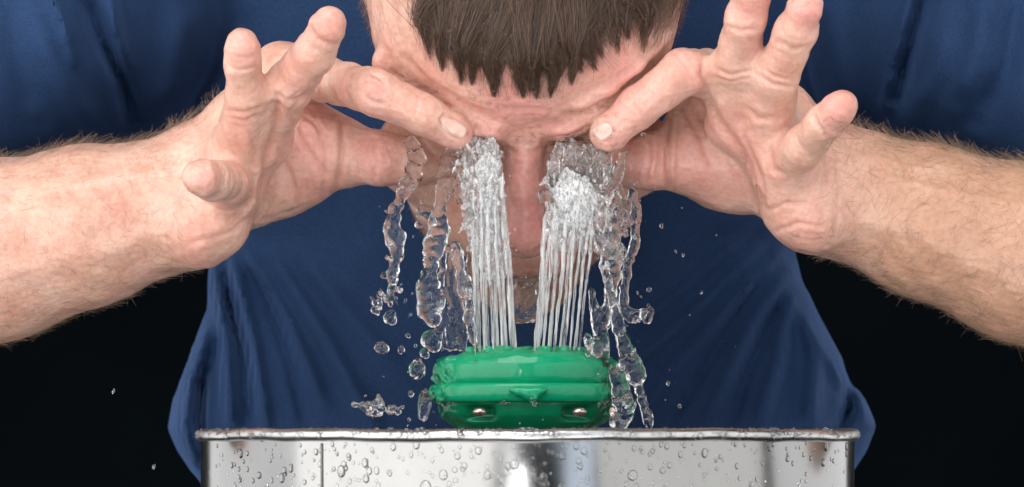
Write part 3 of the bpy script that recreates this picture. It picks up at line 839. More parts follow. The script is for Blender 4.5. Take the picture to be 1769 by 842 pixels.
for py in np.linspace(766, 900, 12):
    p, n = wall_pt(556, py, 0.05)
    pts.append(p)
V, F = tube(pts, 0.55, 8); M_SEAM = steel('seam_steel', 0.16, 0.3)
seam = list_obj('weld_seam', V, F, M_SEAM); adopt(seam, bowl)
V, F = lathe([(16, -250), (16, -106), (17.5, -104), (20, -103), (20, -106.5), (18, -108), (18, -250)], 48, True); V[:, 0] += BX
adopt(mesh_obj('drain_pipe', V, F, M_STEEL), bowl)

# ------------------------------------------------------------------ green spray head
def make_green(name, col, rough=0.2):
    m, nt, b = new_mat(name); L = nt.links.new
    n = noise(nt, 70, 3, 0.6)
    L(ramp(nt, n.outputs[0], [(0.3, tuple(c * .88 for c in col)), (0.7, tuple(min(1, c * 1.06) for c in col))]).outputs[0], b.inputs['Base Color'])
    b.inputs['Roughness'].default_value = rough + .1; b.inputs['Specular IOR Level'].default_value = 0.25
    b.inputs['Coat Weight'].default_value = 0.4; b.inputs['Coat Roughness'].default_value = 0.02
    L(bump(nt, noise(nt, 130, 2, 0.5, dist=0.4).outputs[0], 0.12, 0.0012), b.inputs['Normal'])
    return m
M_GREEN = make_green('green_plastic', (0.0, 0.29, 0.132)); M_GREEN2 = make_green('dark_green_plastic', (0.0, 0.19, 0.085))
GX = P(908, 0, 0)[0]
eyewash = empty('eyewash_head', (GX, 0, 0)); tag(eyewash, 'wet glossy green plastic eyewash head spraying water above the steel bowl', 'eyewash')
def zz(py, y=-35): return P(0, py, y)[2]
def puck(name, prof, mat, wob, seedn, ex=2.0, depth=0.86, extra=None, film=1.0, n=300):
    """turned body, slightly oval in plan, under a lumpy film of water"""
    V, F = lathe(prof, n, False)
    V[:, 1] *= depth
    a = np.arctan2(V[:, 1], V[:, 0])
    nr = np.stack([np.cos(a), np.sin(a), np.zeros(len(a))], 1)
    q = (V * 0.09).astype(np.float32)
    side = np.clip((np.abs(np.cos(a)) - 0.80) / 0.15, 0, 1)
    w = vnoise(q, seedn) * wob * (0.05 + 0.95 * side) + vnoise(q * 2.8, seedn + 1) * wob * 0.5 * (0.06 + 0.94 * side)
    V = V + nr * w[:, None] * (np.hypot(V[:, 0], V[:, 1]) > 15)[:, None]
    if extra is not None: V = extra(V)
    V[:, 0] += GX
    o = mesh_obj(name, V, F[:, ::-1], mat); adopt(o, eyewash); return o
def rnd(pts, n=5):
    """round the corners of a profile"""
    out = []
    for i, p in enumerate(pts):
        if i in (0, len(pts) - 1): out.append(p); continue
        a, b = np.array(pts[i - 1], float), np.array(pts[i + 1], float); p = np.array(p, float)
        r = min(np.linalg.norm(a - p), np.linalg.norm(b - p)) * 0.42
        s = p + (a - p) / np.linalg.norm(a - p) * r; e = p + (b - p) / np.linalg.norm(b - p) * r
        for k in range(n):
            t = k / (n - 1); out.append(tuple((1 - t) ** 2 * s + 2 * t * (1 - t) * p + t * t * e))
    return out
# upper cap
prof = [(r_, zz(612)) for r_ in np.arange(0.5, 33, 1.1)] + [(33 + 8.2 * math.sin(t) ** .7, zz(642) + (zz(612) - zz(642)) * math.cos(t) ** .9) for t in np.linspace(0.05, math.pi / 2, 16)] + [(39.8 + 1.4 * math.cos(t), zz(644) - (zz(644) - zz(662)) * math.sin(t)) for t in np.linspace(0, math.pi / 2, 12)] + [(38.6, zz(668)), (20, zz(668))]
def cap_top(V):
    r = np.hypot(V[:, 0], V[:, 1]); top = (V[:, 2] > zz(620)) 
    bl = vnoise((V * 0.085).astype(np.float32), 31); b2 = vnoise((V * 0.2).astype(np.float32), 32)
    V[:, 2] += top * (np.clip(bl + .5, 0, 1.6) * 1.9 + 1.4) * np.clip((34 - np.abs(V[:, 0])) / 8, .1, 1) * np.clip((36 - r) / 12, 0, 1) * np.clip(r / 6, 0, 1)
    return V
puck('upper_cap', prof, M_GREEN, 1.1, 41, extra=cap_top)
prof = [(20, zz(661))] + [(38.4 + 4.2 * math.sin(t) ** .4, zz(678) + (zz(661) - zz(678)) * math.cos(t)) for t in np.linspace(0.02, math.pi * .86, 26)] + [(38, zz(696)), (20, zz(697))]
puck('middle_flange', prof, M_GREEN, 1.2, 43)
def recess(V):
    a = np.arctan2(V[:, 1], V[:, 0]); 
    x = V[:, 0] ; z = V[:, 2]
    for cx in (P(828, 0, -34)[0] - GX, P(1000, 0, -34)[0] - GX):
        m = (V[:, 1] < 0)
        q = np.exp(-(((x - cx) / 6.3) ** 4 + ((z - zz(713)) / 3.0) ** 4)) * m
        rr = np.hypot(V[:, 0], V[:, 1]) + 1e-6
        V[:, 0] -= V[:, 0] / rr * q * 6; V[:, 1] -= V[:, 1] / rr * q * 6
    return V
prof = [(20, zz(692))] + [(38.4 - 0.002 * t ** 2 - (0 if t < 24 else (t - 24) * .12), zz(694 + t)) for t in np.linspace(0, 46, 30)] + [(20, zz(742))]
puck('lower_body', prof, M_GREEN2, 0.9, 45, extra=recess, n=320)
# raised tab in the middle of the front, with a drip below it
def blobmesh(name, prims, vox, mat, parent=None, fieldmod=None, ks=1):
    g = [(1, prims)]
    fl = (lambda p, keep=None: fold(g, p, keep) + fieldmod(p)) if fieldmod else (lambda p, keep=None: fold(g, p, keep))
    lo = np.min([np.min(np.array([q[1][0] - max(np.max(q[1][2]) if q[0] is d_cone else np.max(q[1][1]), 0), (q[1][1] if q[0] is d_cone else q[1][0]) - max(float(np.max(q[1][3])) if q[0] is d_cone else float(np.max(q[1][1])), 0)]), 0) for q in prims], 0) - 3
    hi = np.max([np.max(np.array([q[1][0] + max(np.max(q[1][2]) if q[0] is d_cone else np.max(q[1][1]), 0), (q[1][1] if q[0] is d_cone else q[1][0]) + max(float(np.max(q[1][3])) if q[0] is d_cone else float(np.max(q[1][1])), 0)]), 0) for q in prims], 0) + 3
    V, F = polygonize(lo, hi, vox, fl, prims, NB=12, margin=8)
    V, _ = project(V, fl, 1, h=0.2)
    return mesh_obj(name, V, F, mat, parent)
FY = -38.3
tab = blobmesh('tab', [cone(P(884, 674, FY + 1.2), P(940, 674, FY + 1.2), 1.3, 1.3, 2), cone(P(896, 679, FY + .8), P(930, 679, FY + .8), 1.8, 1.6, 2.5), cone(P(912, 684, FY + .8), P(922, 690, FY), 1.8, 1.5, 2.5)], 0.6, M_GREEN)
adopt(tab, eyewash)
# nozzle collars on the cap
for x, y in [(-24, -14), (-16, -20), (-8, -23), (-20, -6), (9, -22), (17, -19), (24, -13), (-26, 4), (26, 4), (0, -12)]:
    V, F = lathe([(0.8, 0), (0.8, 4.4), (2.0, 4.4), (2.4, 4.1), (2.5, 3.6), (2.6, 0)], 14, False)
    V = V + np.array([GX + x, y, zz(612) - 0.6]); adopt(mesh_obj('nozzle', V, F[:, ::-1], M_GREEN), eyewash)
M_SCREW, nts, bs_ = new_mat('screw_steel'); bs_.inputs['Metallic'].default_value = .9; bs_.inputs['Base Color'].default_value = (0.55, 0.42, 0.38, 1); bs_.inputs['Roughness'].default_value = .25
for sx in (829, 1001):
    c = P(sx, 712, -31.5)
    V, F = lathe([(0.3, 2.0), (1.6, 1.8), (2.9, 0.9), (3.2, -.8), (3.2, -3)], 24, False)
    V = V[:, [0, 2, 1]] * np.array([1, -1, .62]) + c
    adopt(mesh_obj('screw', V, F, M_SCREW), eyewash)
V, F = lathe([(9, zz(735)), (9, -104), (13, -104), (13, -98), (10.5, -97), (10.5, zz(735))], 40, True); V[:, 0] += GX
adopt(mesh_obj('supply_pipe', V, F, M_STEEL), eyewash)

# ------------------------------------------------------------------ black studio backdrop
M_BACK, ntb, bb = new_mat('black_velvet')
bb.inputs['Roughness'].default_value = 1.0; bb.inputs['Specular IOR Level'].default_value = 0.0
ntb.links.new(ramp(ntb, noise(ntb, 3, 4).outputs[0], [(0.3, (0.0025, 0.004, 0.0055)), (0.7, (0.004, 0.0062, 0.008))]).outputs[0], bb.inputs['Base Color'])
V = []; F = []
nx, nz2 = 60, 30
for j in range(nz2 + 1):
    for i in range(nx + 1):
        x = -2500 + 5000 * i / nx
        V.append((x, 1600 + 25 * math.sin(x * 0.011) + 12 * math.sin(x * 0.027 + 1), -900 + 2600 * j / nz2))
for j in range(nz2):
    for i in range(nx):
        a = j * (nx + 1) + i; F.append((a, a + 1, a + nx + 2, a + nx + 1))
bk = mesh_obj('backdrop', V, F, M_BACK); tag(bk, kind='structure')
# ------------------------------------------------------------------ water
def drop_mesh(seed):
    import bmesh
    bm = bmesh.new(); bmesh.ops.create_icosphere(bm, subdivisions=4, radius=1.0)
    V = np.array([v.co[:] for v in bm.verts]); 
    d = 1 + 0.16 * vnoise((V * 0.35).astype(np.float32), seed) + 0.05 * vnoise((V * 0.9).astype(np.float32), seed + 9)
    V = V * d[:, None]
    for v, c in zip(bm.verts, V): v.co = c * 0.001
    me = bpy.data.meshes.new('water_drop'); bm.to_mesh(me); bm.free()
    me.polygons.foreach_set('use_smooth', np.ones(len(me.polygons), bool)); me.materials.append(M_WATER); return me
DROPS = [drop_mesh(s) for s in (61, 62, 63, 64, 65, 66)]
def drop(px, py, y, rx, rz, rot=0.0, label='water drop', ry=None, k=None):
    o = bpy.data.objects.new('water_drop', DROPS[k if k is not None else random.randrange(len(DROPS))]); sc.collection.objects.link(o)
    o.location = P(px, py, y) * 0.001; s = MM * (DIST + y) / DIST
    o.scale = (rx * s, (ry or (rx + rz) / 2) * s, rz * s); o.rotation_euler = (0, rot, 0)
    tag(o, label, 'water drop', 'water drops falling through the air'); return o

def strand_prims(pts, k=1.2, beads=0.5, seed=0, steps=6):
    k *= 1.7; beads *= .8
    rg = np.random.default_rng(seed); out = []
    pts = [np.array(p, float) for p in pts]; fine = []
    for a, b in zip(pts[:-1], pts[1:]):
        for i in range(steps): fine.append(a + (b - a) * i / steps)
    fine.append(pts[-1])
    fine = np.array(fine)
    fine[:, 3] *= 1 + beads * rg.uniform(-0.6, 0.8, len(fine)); fine[1:-1, :2] += rg.normal(size=(len(fine) - 2, 2)) * fine[1:-1, 3:4] * 0.28
    fine[:, 3] = np.maximum(fine[:, 3], 1.6)
    return chain([tuple(f) for f in fine], k)
def wobble(seed, amp=0.5, fr=0.16):
    amp *= .8; fr *= .8
    return lambda p: amp * vnoise((p * fr).astype(np.float32), seed) 
def water_thing(name, prims, label, cat, mat=None, vox=0.6, group=None, mod=None):
    o = blobmesh(name, prims, vox, mat or M_WATER, None, mod)
    return tag(o, label, cat, group)
# ---- two fans of jets, each jet one stream from nozzle to eye
def jets(side, cols, label):
    root = empty('water_spray', P(cols[0][0], 606, 0)); tag(root, label, 'water spray', 'sprays of the eyewash head')
    for q, (x0, y0, x1, y1, yd, r) in enumerate(cols):
        n = 46; pts = []; rr = []
        rg = np.random.default_rng(q + 100 * side)
        ph = rg.uniform(0, 6, 4)
        for i in range(n):
            t = i / (n - 1)
            x = x0 + (x1 - x0) * t + 2.2 * t * math.sin(9 * t + ph[0]) + .8 * t * math.sin(31 * t + ph[3]); y = y0 + (y1 - y0) * t
            pts.append(P(x, y, yd + t * rg.uniform(-.3, .3) - 6 * t * t))
            rr.append(max(0.25, r * MM * (.72 + .3 * t + .10 * math.sin(31 * t + ph[1]) + .16 * t * math.sin(57 * t + ph[2]) + .12 * t * rg.normal() + .25 * t) * min(1, .15 + (1 - t) * 6)))
        V, F = tube(pts, rr, 12)
        o = list_obj('jet', V, F, M_JET); adopt(o, root)
    return root
colsL = []
for q, xb in enumerate(np.linspace(821, 892, 10)):
    colsL.append((xb, 611 - 3 * (q % 3), 814 + (xb - 821) * 0.78 + 2, 330 + 34 * math.sin(q * 2.1), -22 + 3 * (q % 2), 2.5 + .8 * ((q * 7) % 3) / 2))
for q, xb in enumerate(np.linspace(826, 888, 5)): colsL.append((xb, 605, 816 + (xb - 826) * 0.80, 310, -13, 2.8))
colsR = []
for q, xb in enumerate([923, 930, 938, 947, 957, 967, 975, 984, 992, 1000]):
    colsR.append((xb, 611 - 3 * (q % 3), 943 + (xb - 923) * 1.05 + 2, 355 + 26 * math.sin(q * 1.7), -22 + 3 * (q % 2), 3.2 if q < 5 else 2.4))
for q, xb in enumerate(np.linspace(928, 995, 4)): colsR.append((xb, 605, 950 + (xb - 930) * 1.0, 340, -13, 2.6))
sprL = jets(1, colsL, 'fan of water jets rising from the green head beside the nose, left of the pair')
sprR = jets(2, colsR, 'fan of water jets rising from the green head beside the nose, right of the pair')
# ---- where the jets break up against the eyes
def turb(root, name, region, n, seed, rr, mat, yr_, holes=0, stringy=0.5, vox=0.55, fn=None):
    rg = np.random.default_rng(seed); prims = []
    poly = np.array(region, float)
    def inside(x, y):
        c = False; j = len(poly) - 1
        for i in range(len(poly)):
            if (poly[i, 1] > y) != (poly[j, 1] > y) and x < (poly[j, 0] - poly[i, 0]) * (y - poly[i, 1]) / (poly[j, 1] - poly[i, 1]) + poly[i, 0]: c = not c
            j = i
        return c
    cnt = 0
    while cnt < n:
        x = rg.uniform(poly[:, 0].min(), poly[:, 0].max()); y = rg.uniform(poly[:, 1].min(), poly[:, 1].max())
        if not inside(x, y): continue
        cnt += 1
        yy = rg.uniform(*yr_); r = rg.uniform(*rr)
        if rg.random() < stringy:
            a = rg.normal() * 0.45; L = rg.uniform(8, 26)
            prims += chain([(x, y, yy, r * .75), (x + math.sin(a) * L, y + math.cos(a) * L, yy + rg.normal() * 2, r * .35)], 1.3)
        else: prims.append(cone(P(x, y, yy), P(x + rg.normal() * 3, y + rg.normal() * 3, yy + rg.normal()), r * MM, r * MM * .9, 1.3))
    o = blobmesh(name, prims, vox, mat, None, wobble(seed, 0.35, 0.3)); adopt(o, root); return o
def mass(root, name, spine, mat, seed, amp=1.0, vox=0.5, thick=.55):
    """a ragged body of water round a spine of (px, py, y, r px)"""
    prims = []
    rg = np.random.default_rng(seed)
    for (x, y, yy, r) in spine:
        prims.append(ell(P(x, y, yy), (r * MM, r * MM * thick, r * MM * 1.25), EYE3, 3))
        for _ in range(3):
            a = rg.uniform(0, 6.28); prims.append(cone(P(x + math.cos(a) * r * .8, y + math.sin(a) * r, yy), P(x + math.cos(a) * r * 1.1, y + math.sin(a) * r * 1.3 - 6, yy + rg.normal()), rg.uniform(2, 5) * MM, 1.5 * MM, 2))
    def fm(p):
        q = p * np.array([1, 1, .55], np.float32)
        n1 = vnoise((q * .16).astype(np.float32), seed); n2 = vnoise((q * .42).astype(np.float32), seed + 1); n3 = vnoise((q * .9).astype(np.float32), seed + 2)
        return (amp * (1.0 * n1 + .65 * np.abs(n2) + .28 * n3)).astype(np.float32)
    o = blobmesh(name, prims, vox, mat, None, fm); adopt(o, root); return o
mass(sprL, 'splash', [(838, 248, -10, 20), (832, 275, -14, 30), (832, 305, -16, 34), (836, 335, -17, 34), (838, 365, -18, 33), (842, 398, -18, 32), (846, 430, -18, 30), (848, 460, -18, 28)], M_FOAM, 5, 1.2)
mass(sprL, 'froth', [(846, 262, -14, 14), (842, 290, -20, 20), (848, 320, -22, 16), (838, 348, -22, 14), (850, 375, -23, 14), (846, 405, -23, 11)], M_FROTH, 55, 1.1)
mass(sprL, 'splash', [(806, 262, -6, 16), (800, 300, -8, 20), (803, 335, -8, 17)], M_WATER, 15, 1.1)
mass(sprR, 'splash', [(985, 280, -8, 30), (1020, 285, -8, 28), (965, 310, -14, 26), (1000, 320, -16, 42), (1000, 350, -18, 44), (975, 370, -18, 30), (1025, 370, -14, 32), (965, 410, -18, 22), (990, 405, -18, 26)], M_FOAM, 7, 1.3)
mass(sprR, 'froth', [(972, 322, -20, 18), (1000, 322, -21, 22), (985, 345, -23, 26), (1012, 348, -22, 22), (978, 372, -22, 18), (1000, 376, -22, 18)], M_FROTH, 8, 1.0)
mass(sprR, 'splash', [(1062, 340, -8, 16), (1078, 372, -8, 18), (1062, 400, -10, 20), (1046, 420, -12, 18), (1068, 440, -10, 14)], M_WATER, 9, 1.1)
turb(sprL, 'splash', [(790, 250), (868, 240), (885, 440), (800, 440)], 110, 6, (1.8, 4), M_FOAM, (-28, -14), stringy=.85)
turb(sprR, 'splash', [(942, 300), (1062, 270), (1060, 400), (940, 430)], 110, 16, (1.8, 4.5), M_FOAM, (-30, -14), stringy=.8)
# crown of thin tongues over the right froth
tongues = []
for (x0, y0, x1, y1) in [(1020, 320, 1038, 262), (1040, 330, 1052, 268), (1050, 330, 1080, 264), (1000, 310, 1012, 262), (960, 320, 958, 268), (985, 300, 980, 258), (1060, 320, 1074, 290), (945, 345, 938, 336)]:
    tongues += strand_prims([(x0, y0, -20, 6), ((x0 + x1) / 2, (y0 + y1) / 2, -22, 3.4), (x1, y1, -20, 3.2)], 1.5, .4, int(x0))
o = blobmesh('splash_crown', tongues, 0.5, M_WATER, None, wobble(77, .3, .3)); adopt(o, sprR)
# ---- strings of water falling from the cheeks
water_thing('falling_stream', strand_prims([(712, 246, 0, 9), (722, 275, -4, 10), (712, 306, -8, 9), (700, 326, -10, 8), (686, 356, -12, 5), (678, 384, -12, 7), (682, 410, -12, 13), (688, 432, -12, 7), (682, 458, -12, 5), (676, 486, -12, 6)], 1.4, .35, 21),
            'long beaded string of water falling below the thumb, outermost on the left', 'water stream', mod=wobble(22, .5, .2))
water_thing('falling_stream', strand_prims([(782, 262, -8, 8), (776, 300, -14, 8), (768, 330, -16, 7), (762, 352, -16, 5)], 1.4, .4, 23) + strand_prims([(772, 262, -8, 4), (764, 300, -14, 5), (764, 330, -16, 5), (762, 352, -16, 5), (760, 378, -16, 9), (754, 410, -16, 13), (748, 440, -16, 10), (746, 470, -16, 7), (740, 505, -16, 15), (740, 530, -16, 17), (748, 552, -16, 9)], 1.4, .3, 24),
            'twisting water stream with a fat bulb at its end, left of the left jets', 'water stream', mod=wobble(25, .5, .2))
water_thing('falling_stream', strand_prims([(786, 424, -16, 7), (792, 450, -16, 6), (796, 480, -16, 4), (800, 510, -16, 5)], 1.3, .4, 26) + strand_prims([(808, 480, -20, 4), (812, 520, -20, 6), (810, 550, -20, 5), (818, 590, -20, 5)], 1.3, .5, 27),
            'thin water strand hugging the outer side of the left jets', 'water stream', mod=wobble(28, .4, .25))
water_thing('falling_stream', strand_prims([(1028, 400, -18, 4), (1040, 440, -20, 4), (1048, 480, -22, 5), (1060, 520, -22, 5), (1068, 560, -22, 7), (1078, 600, -22, 8), (1092, 636, -22, 15), (1100, 660, -22, 4), (1112, 700, -22, 4), (1122, 735, -22, 6)], 1.4, .3, 31),
            'longest water string right of the jets, running down past the green head to the rim', 'water stream', mod=wobble(32, .4, .2))
water_thing('falling_stream', strand_prims([(1056, 400, -14, 8), (1058, 440, -16, 11), (1060, 480, -16, 8), (1052, 520, -16, 5), (1040, 560, -16, 6), (1034, 600, -16, 11), (1044, 630, -16, 7)], 1.5, .4, 33) + strand_prims([(1022, 500, -16, 3), (1028, 540, -16, 5), (1036, 590, -16, 4)], 1.4, .4, 34),
            'broad ragged water stream falling just outside the right jets', 'water stream', mod=wobble(35, .5, .2))
water_thing('falling_stream', strand_prims([(1092, 330, -6, 5), (1100, 372, -8, 6), (1096, 420, -8, 5), (1086, 460, -10, 4), (1076, 500, -10, 4), (1080, 540, -12, 6), (1094, 548, -12, 5), (1114, 540, -12, 6)], 1.4, .4, 36),
            'curling water stream at the outer right edge, ending in a small ring', 'water stream', mod=wobble(37, .4, .2))
water_thing('falling_stream', strand_prims([(1070, 640, -20, 10), (1072, 670, -20, 8), (1078, 700, -20, 12), (1074, 738, -20, 9)], 1.5, .5, 38) + strand_prims([(1062, 690, -22, 5), (1066, 735, -22, 6)], 1.4, .4, 39),
            'lumpy water column landing on the rim beside the green head', 'water stream', mod=wobble(40, .6, .2))
# film of water under the chin and on the left
def film(name, outline, y, label, seed, thick=0.55, mat=None):
    """thin bulging sheet with a thicker rolled edge"""
    prims = []
    q = outline + [outline[0]]
    prims += strand_prims([(x, yy, y, 4) for x, yy in q], 1.3, .5, seed, 4)
    c = np.mean(np.array(outline, float), 0)
    pts = [P(x, yy, y) for x, yy in outline]; cc = P(c[0], c[1], y)
    M = np.eye(3); w = np.ptp([p[0] for p in pts]) / 2; h = np.ptp([p[2] for p in pts]) / 2
    prims.append(ell(cc, (w * .92, 1.1, h * .92), M, 1.5))
    return water_thing(name, prims, label, 'water film', mat, 0.55, mod=wobble(seed, .5, .25))
film('water_film', [(888, 486), (930, 484), (934, 520), (922, 546), (905, 554), (890, 546), (884, 520)], 30, 'rounded film of water hanging below the chin between the two fans of jets', 51)
film('water_film', [(766, 430), (796, 436), (806, 500), (804, 560), (800, 598), (770, 600), (758, 560), (760, 490)], -4, 'dark bubbly sheet of water beside the left jets above the green head', 52)
# bubbles caught in that sheet
bub = []
rg = np.random.default_rng(3)
for i in range(90):
    x = rg.uniform(760, 806); y = rg.uniform(470, 600)
    bub.append(cone(P(x, y, -6 + rg.normal()), P(x + 1, y, -6), rg.uniform(.25, .7), .3, .2))
# ---- single drops in the air
LBL = [
 (737, 378, -14, 17, 13, .5, 'big flattened water drop at the kink of the left stream'),
 (724, 388, -12, 8, 7, 0, 'small water drop stuck to the lower left of the big flattened drop'),
 (811, 368, -26, 9, 12, 0, 'round water drop on the edge of the left jets at cheek height'),
 (722, 640, -14, 16, 18, .1, 'pear shaped water drop left of the green head, level with its cap'),
 (734, 610, -14, 8, 10, 0, 'small drop linking two larger drops left of the green head'),
 (748, 588, -14, 18, 20, .3, 'large lumpy water drop at the upper left of the green head'),
 (732, 702, -14, 13, 30, .05, 'tall water drop just above the rim left of the green head'),
 (675, 549, -10, 11, 13, 0, 'single round drop below the torn end of the left string'),
 (659, 601, -10, 12, 11, .2, 'ragged drop left of the green head, larger of a pair'),
 (693, 605, -10, 7, 8, 0, 'tiny drop left of the green head, smaller of a pair'),
 (1118, 545, -10, 12, 14, .4, 'hollow looking drop floating right of the right streams'),
 (1072, 634, -24, 9, 8, 0, 'small drop touching the right end of the green cap'),
 (1084, 690, -24, 9, 16, 0, 'drop clinging to the lumpy column near the rim'),
 (1032, 603, -20, 11, 15, .2, 'drop sitting at the upper right shoulder of the green cap'),
 (1143, 390, 10, 3, 5, 0, 'tiny drop in front of the dark shirt under the right thumb'),
 (1180, 440, 10, 2.4, 4, 0, 'speck of water on the shirt below the right palm'),
 (1212, 505, 10, 2.2, 3.6, .2, 'speck of water farthest right in front of the shirt'),
 (722, 362, 0, 2.6, 5, .3, 'tiny drop above the big flattened drop'),
 (196, 676, 0, 2.0, 5, .3, 'fine drop against the black background, far left'),
 (266, 806, 0, 2.0, 5, .3, 'fine drop against the black background, low beside the bowl'),
 (700, 520, -5, 3, 5, .3, 'tiny drop right of the torn cluster'),
 (1112, 232, -16, 5, 4, .3, 'drop flung up beside the right index finger')]
rg = np.random.default_rng(99)
for x, y, yd, rx, rz, rot, lb in LBL: drop(x, y, yd, rx, rz, rot, lb)
for i in range(64):                                           # loose drops thrown off the falling water
    sd = -1 if i % 3 else 1
    x = (735 if sd < 0 else 1085) + rg.normal() * 34; y = rg.uniform(300, 725); r = rg.lognormal(0.8, .45)
    drop(x, y, rg.uniform(-30, 20), r, r * rg.uniform(1, 1.6), rg.normal() * .3, 'one of the tiny unattached drops flying just outside the %s strings of falling water' % ('left' if sd < 0 else 'right'))
# torn clusters
def cluster(cx, cy, w, h, n, yd, seed, label, r=(3, 8), mat=None):
    rg = np.random.default_rng(seed); pr = []
    for i in range(n):
        x = cx + rg.normal() * w; y = cy + rg.normal() * h
        pr += chain([(x, y, yd + rg.normal() * 2, rg.uniform(*r)), (x + rg.normal() * 4, y - abs(rg.normal()) * 9, yd + rg.normal() * 2, rg.uniform(1.6, 3.5))], 1.4)
    return water_thing('splash_cluster', pr, label, 'water splash', mat, 0.5, mod=wobble(seed, .5, .3))
cluster(648, 706, 17, 5, 26, -40, 71, 'low fan shaped splash of water hopping above the rim, left of the green head', (4, 9))
cluster(672, 508, 11, 17, 16, -12, 72, 'torn cluster of droplets at the end of the left string', (3, 7))
cluster(652, 530, 5, 7, 5, -12, 73, 'little lump of water at the left of the torn cluster', (3, 6))
cluster(1014, 592, 4, 10, 6, -22, 74, 'small tangle of water beside the foot of the right jets', (2.5, 5))
# ---- beads sitting on things (stuff: nobody could count them)
def beads(name, items, mat, label):
    """items: (centre, normal, radius, flat, stretch_z)"""
    import bmesh
    bm = bmesh.new(); bmesh.ops.create_icosphere(bm, subdivisions=2, radius=1.0)
    bv = np.array([v.co[:] for v in bm.verts]); bf = np.array([[v.index for v in f.verts] for f in bm.faces]); bm.free()
    Vs, Fs = [], []
    for i, (c, n, r, fl, st) in enumerate(items):
        n = np.asarray(n, float); n /= np.linalg.norm(n)
        a = np.cross(n, (0, 0, 1)); a = a / (np.linalg.norm(a) + 1e-6) if np.linalg.norm(a) > .05 else np.array([1.0, 0, 0])
        b = np.cross(a, n)
        V = bv[:, :1] * a * r + bv[:, 1:2] * b * r * st + bv[:, 2:] * n * r * fl
        Vs.append(V + c); Fs.append(bf[:, ::-1] + i * len(bv))
    o = mesh_obj(name, np.concatenate(Vs), np.concatenate(Fs), mat)
    tag(o, label, 'water beads', kind='stuff'); return o
rg = np.random.default_rng(17)
it = []
while len(it) < 380:
    px = rg.uniform(372, 1468); py = rg.uniform(764, 846)
    p, n = wall_pt(px, py)
    if p is None: continue
    r = min(2.6, rg.lognormal(-0.3, 0.5)) 
    it.append((p + n * r * .05, n, r * rg.uniform(.7, 1), 0.34, rg.uniform(1.0, 1.5)))
beads('bowl_droplets', it, M_BEAD, 'countless water beads clinging to the outside wall of the steel bowl')
it = []
for i in range(330):
    px = rg.uniform(345, 1478); a = math.asin(np.clip((P(px, 742, 0)[0] - BX) / 150, -1, 1))
    e = rg.uniform(-0.3, 1.5)
    cx = BX + (RB - .2 + 2.6 * math.cos(e)) * math.sin(a); cyy = -(RB - .2 + 2.6 * math.cos(e)) * math.cos(a)
    it.append(((cx, cyy, -2.4 + 2.5 * math.sin(e)), (math.sin(a) * math.cos(e), -math.cos(a) * math.cos(e), math.sin(e)), rg.uniform(.4, 1.5), .6, 1))
beads('rim_droplets', it, M_BEAD, 'water beads crowded along the rolled rim of the bowl')
it = []
def on_skin(cx, cy, wx, wy, n, rmin, rmax, fl=.5, gauss=True):
    for i in range(n):
        px = cx + (rg.normal() * wx if gauss else rg.uniform(-wx, wx)); py = cy + (rg.normal() * wy if gauss else rg.uniform(-wy, wy))
        p, nn = hit(px, py)
        if p is None or p[1] > 60: continue
        it.append((p, nn, rg.uniform(rmin, rmax), fl, rg.uniform(.9, 1.2)))
on_skin(885, 240, 40, 14, 110, .4, 1.1); on_skin(880, 205, 70, 30, 50, .4, 1.3); on_skin(1010, 220, 60, 20, 60, .4, 1.0); on_skin(905, 150, 90, 30, 60, .4, 1.1); on_skin(905, 470, 30, 22, 80, .5, 1.2)
on_skin(805, 235, 10, 14, 14, .4, .9); on_skin(1046, 236, 18, 12, 30, .5, 1.3)
on_skin(900, 400, 30, 30, 20, .2, .5)
for (x, y, r) in [(816, 168, 1.8), (858, 164, 1.7), (878, 168, 1.2), (945, 165, 1.6), (905, 168, 1.3), (500, 362, 1.6), (1374, 405, 2.0), (1126, 330, 1.9)]:
    p, nn = hit(x, y)
    if p is not None: it.append((p, nn, r, .55, 1))
beads('skin_droplets', it, M_SKINBEAD, 'small water beads scattered over the wet forehead, nose and hands')
it = []
for (tx, ty, wgt) in TIPS:
    for q in range(3):
        p = surf_pt(tx + RNG.normal() * 5, ty - abs(RNG.normal()) * 30, 5.5)
        if p is not None: it.append((p, (0, -1, 0.2), rg.uniform(.15, .4), 1, 1))
    p = surf_pt(tx, ty, 2.0)
    if p is not None and wgt > 10: it.append((p, (0, -1, 0), rg.uniform(.5, .95), .9, 1.3))
for q in range(50):
    x = rg.uniform(740, 1100); p = surf_pt(x, hem_y(x) - abs(rg.normal()) * 50, 6.5)
    if p is not None: it.append((p, (0, -1, 0.2), rg.uniform(.12, .34), 1, 1))
beads('hair_droplets', it, M_SKINBEAD, 'tiny water beads caught in the wet brown fringe')
it = []
for q in range(150):
    a = rg.uniform(0.15, 2.99); r = 41.2 if q % 3 else 40.0
    z = rg.uniform(zz(690), zz(668)) if q % 3 else rg.uniform(zz(655), zz(625))
    sidep = abs(math.cos(a)) ** 2
    if rg.random() > .25 + sidep: continue
    it.append(((GX + r * math.cos(a), -r * .86 * math.sin(a), z), (math.cos(a), -math.sin(a), 0), rg.uniform(.4, 1.4), .5, 1.2))
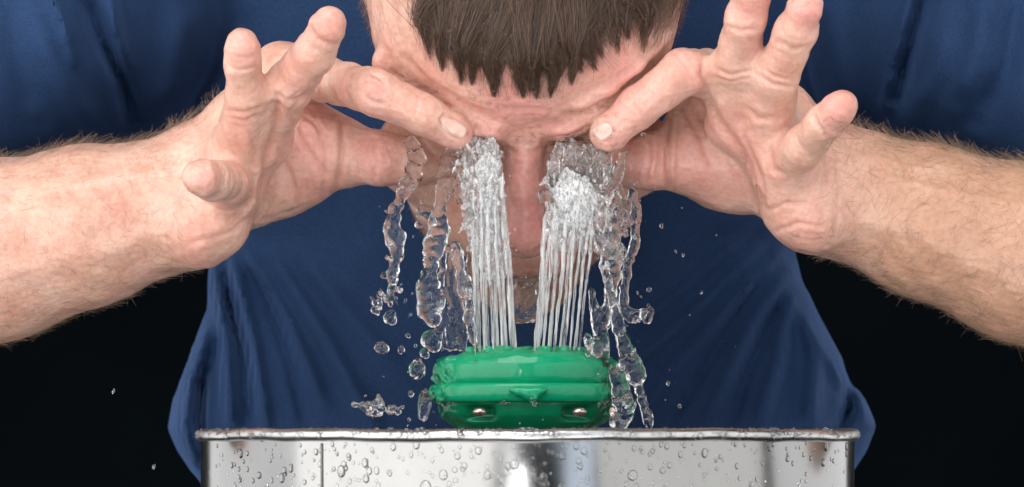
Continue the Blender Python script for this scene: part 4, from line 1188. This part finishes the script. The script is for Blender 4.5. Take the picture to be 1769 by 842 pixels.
for q in range(9):
    a = rg.uniform(0.1, 3.04); it.append(((GX + 41.6 * math.cos(a), -41.6 * .86 * math.sin(a), zz(695)), (math.cos(a), -math.sin(a), -.4), rg.uniform(.5, 1.5), .9, 1.2))
it.append((P(924, 697, -40), (0, -1, 0), 1.5, .8, 1.2)); it.append((P(918, 690, -40), (0, -1, 0), 1.3, .8, 1.2))
beads('eyewash_droplets', it, M_BEAD, 'water beads running over the ends and lower lip of the green head')
it = []
for q in range(260):
    px = rg.uniform(600, 1200); r = abs(rg.normal()) * 60
    px = 905 + rg.normal() * 150; py = rg.uniform(250, 740)
    it.append((P(px, py, rg.uniform(-60, 60)), (0, -1, 0), rg.uniform(.12, .38), 1, rg.uniform(1, 1.8)))
beads('spray_mist', it, M_WATER, 'fine specks of spray scattered through the air around the jets')
# ---- finger nails of the two index fingers
M_NAIL, ntn, bn_ = new_mat('fingernail'); bn_.inputs['Base Color'].default_value = (0.80, 0.55, 0.47, 1); bn_.inputs['Roughness'].default_value = 0.14
bn_.inputs['Subsurface Weight'].default_value = .15; bn_.inputs['Subsurface Scale'].default_value = .002; bn_.inputs['Coat Weight'].default_value = .5
ntn.links.new(ramp(ntn, noise(ntn, 200, 2).outputs[0], [(0.3, (0.68, 0.42, 0.34)), (0.7, (0.78, 0.53, 0.46))]).outputs[0], bn_.inputs['Base Color'])
def nail(cx, cy, ang, L, W):
    ca, sa = math.cos(ang), math.sin(ang); V, F = [], []; nu, nv = 18, 14; ok = True
    for i in range(nu + 1):
        for j in range(nv + 1):
            u = i / nu * 2 - 1; v = j / nv * 2 - 1
            uu = u * math.sqrt(1 - v * v / 2.0); vv = v * math.sqrt(1 - u * u / 2.0)
            px = cx + uu * L * ca - vv * W * sa; py = cy + uu * L * sa + vv * W * ca
            p, n = hit(px, py)
            if p is None: return
            e = max(abs(u), abs(v))
            V.append(p + n * (0.22 if e < .9 else -0.25))
    for i in range(nu):
        for j in range(nv):
            a = i * (nv + 1) + j; F.append((a, a + 1, a + nv + 2, a + nv + 1))
    o = mesh_obj('fingernail', V, F, M_NAIL); adopt(o, person)
nail(785, 221, 0.50, 25, 14); nail(1042, 226, -0.75, 17, 17)
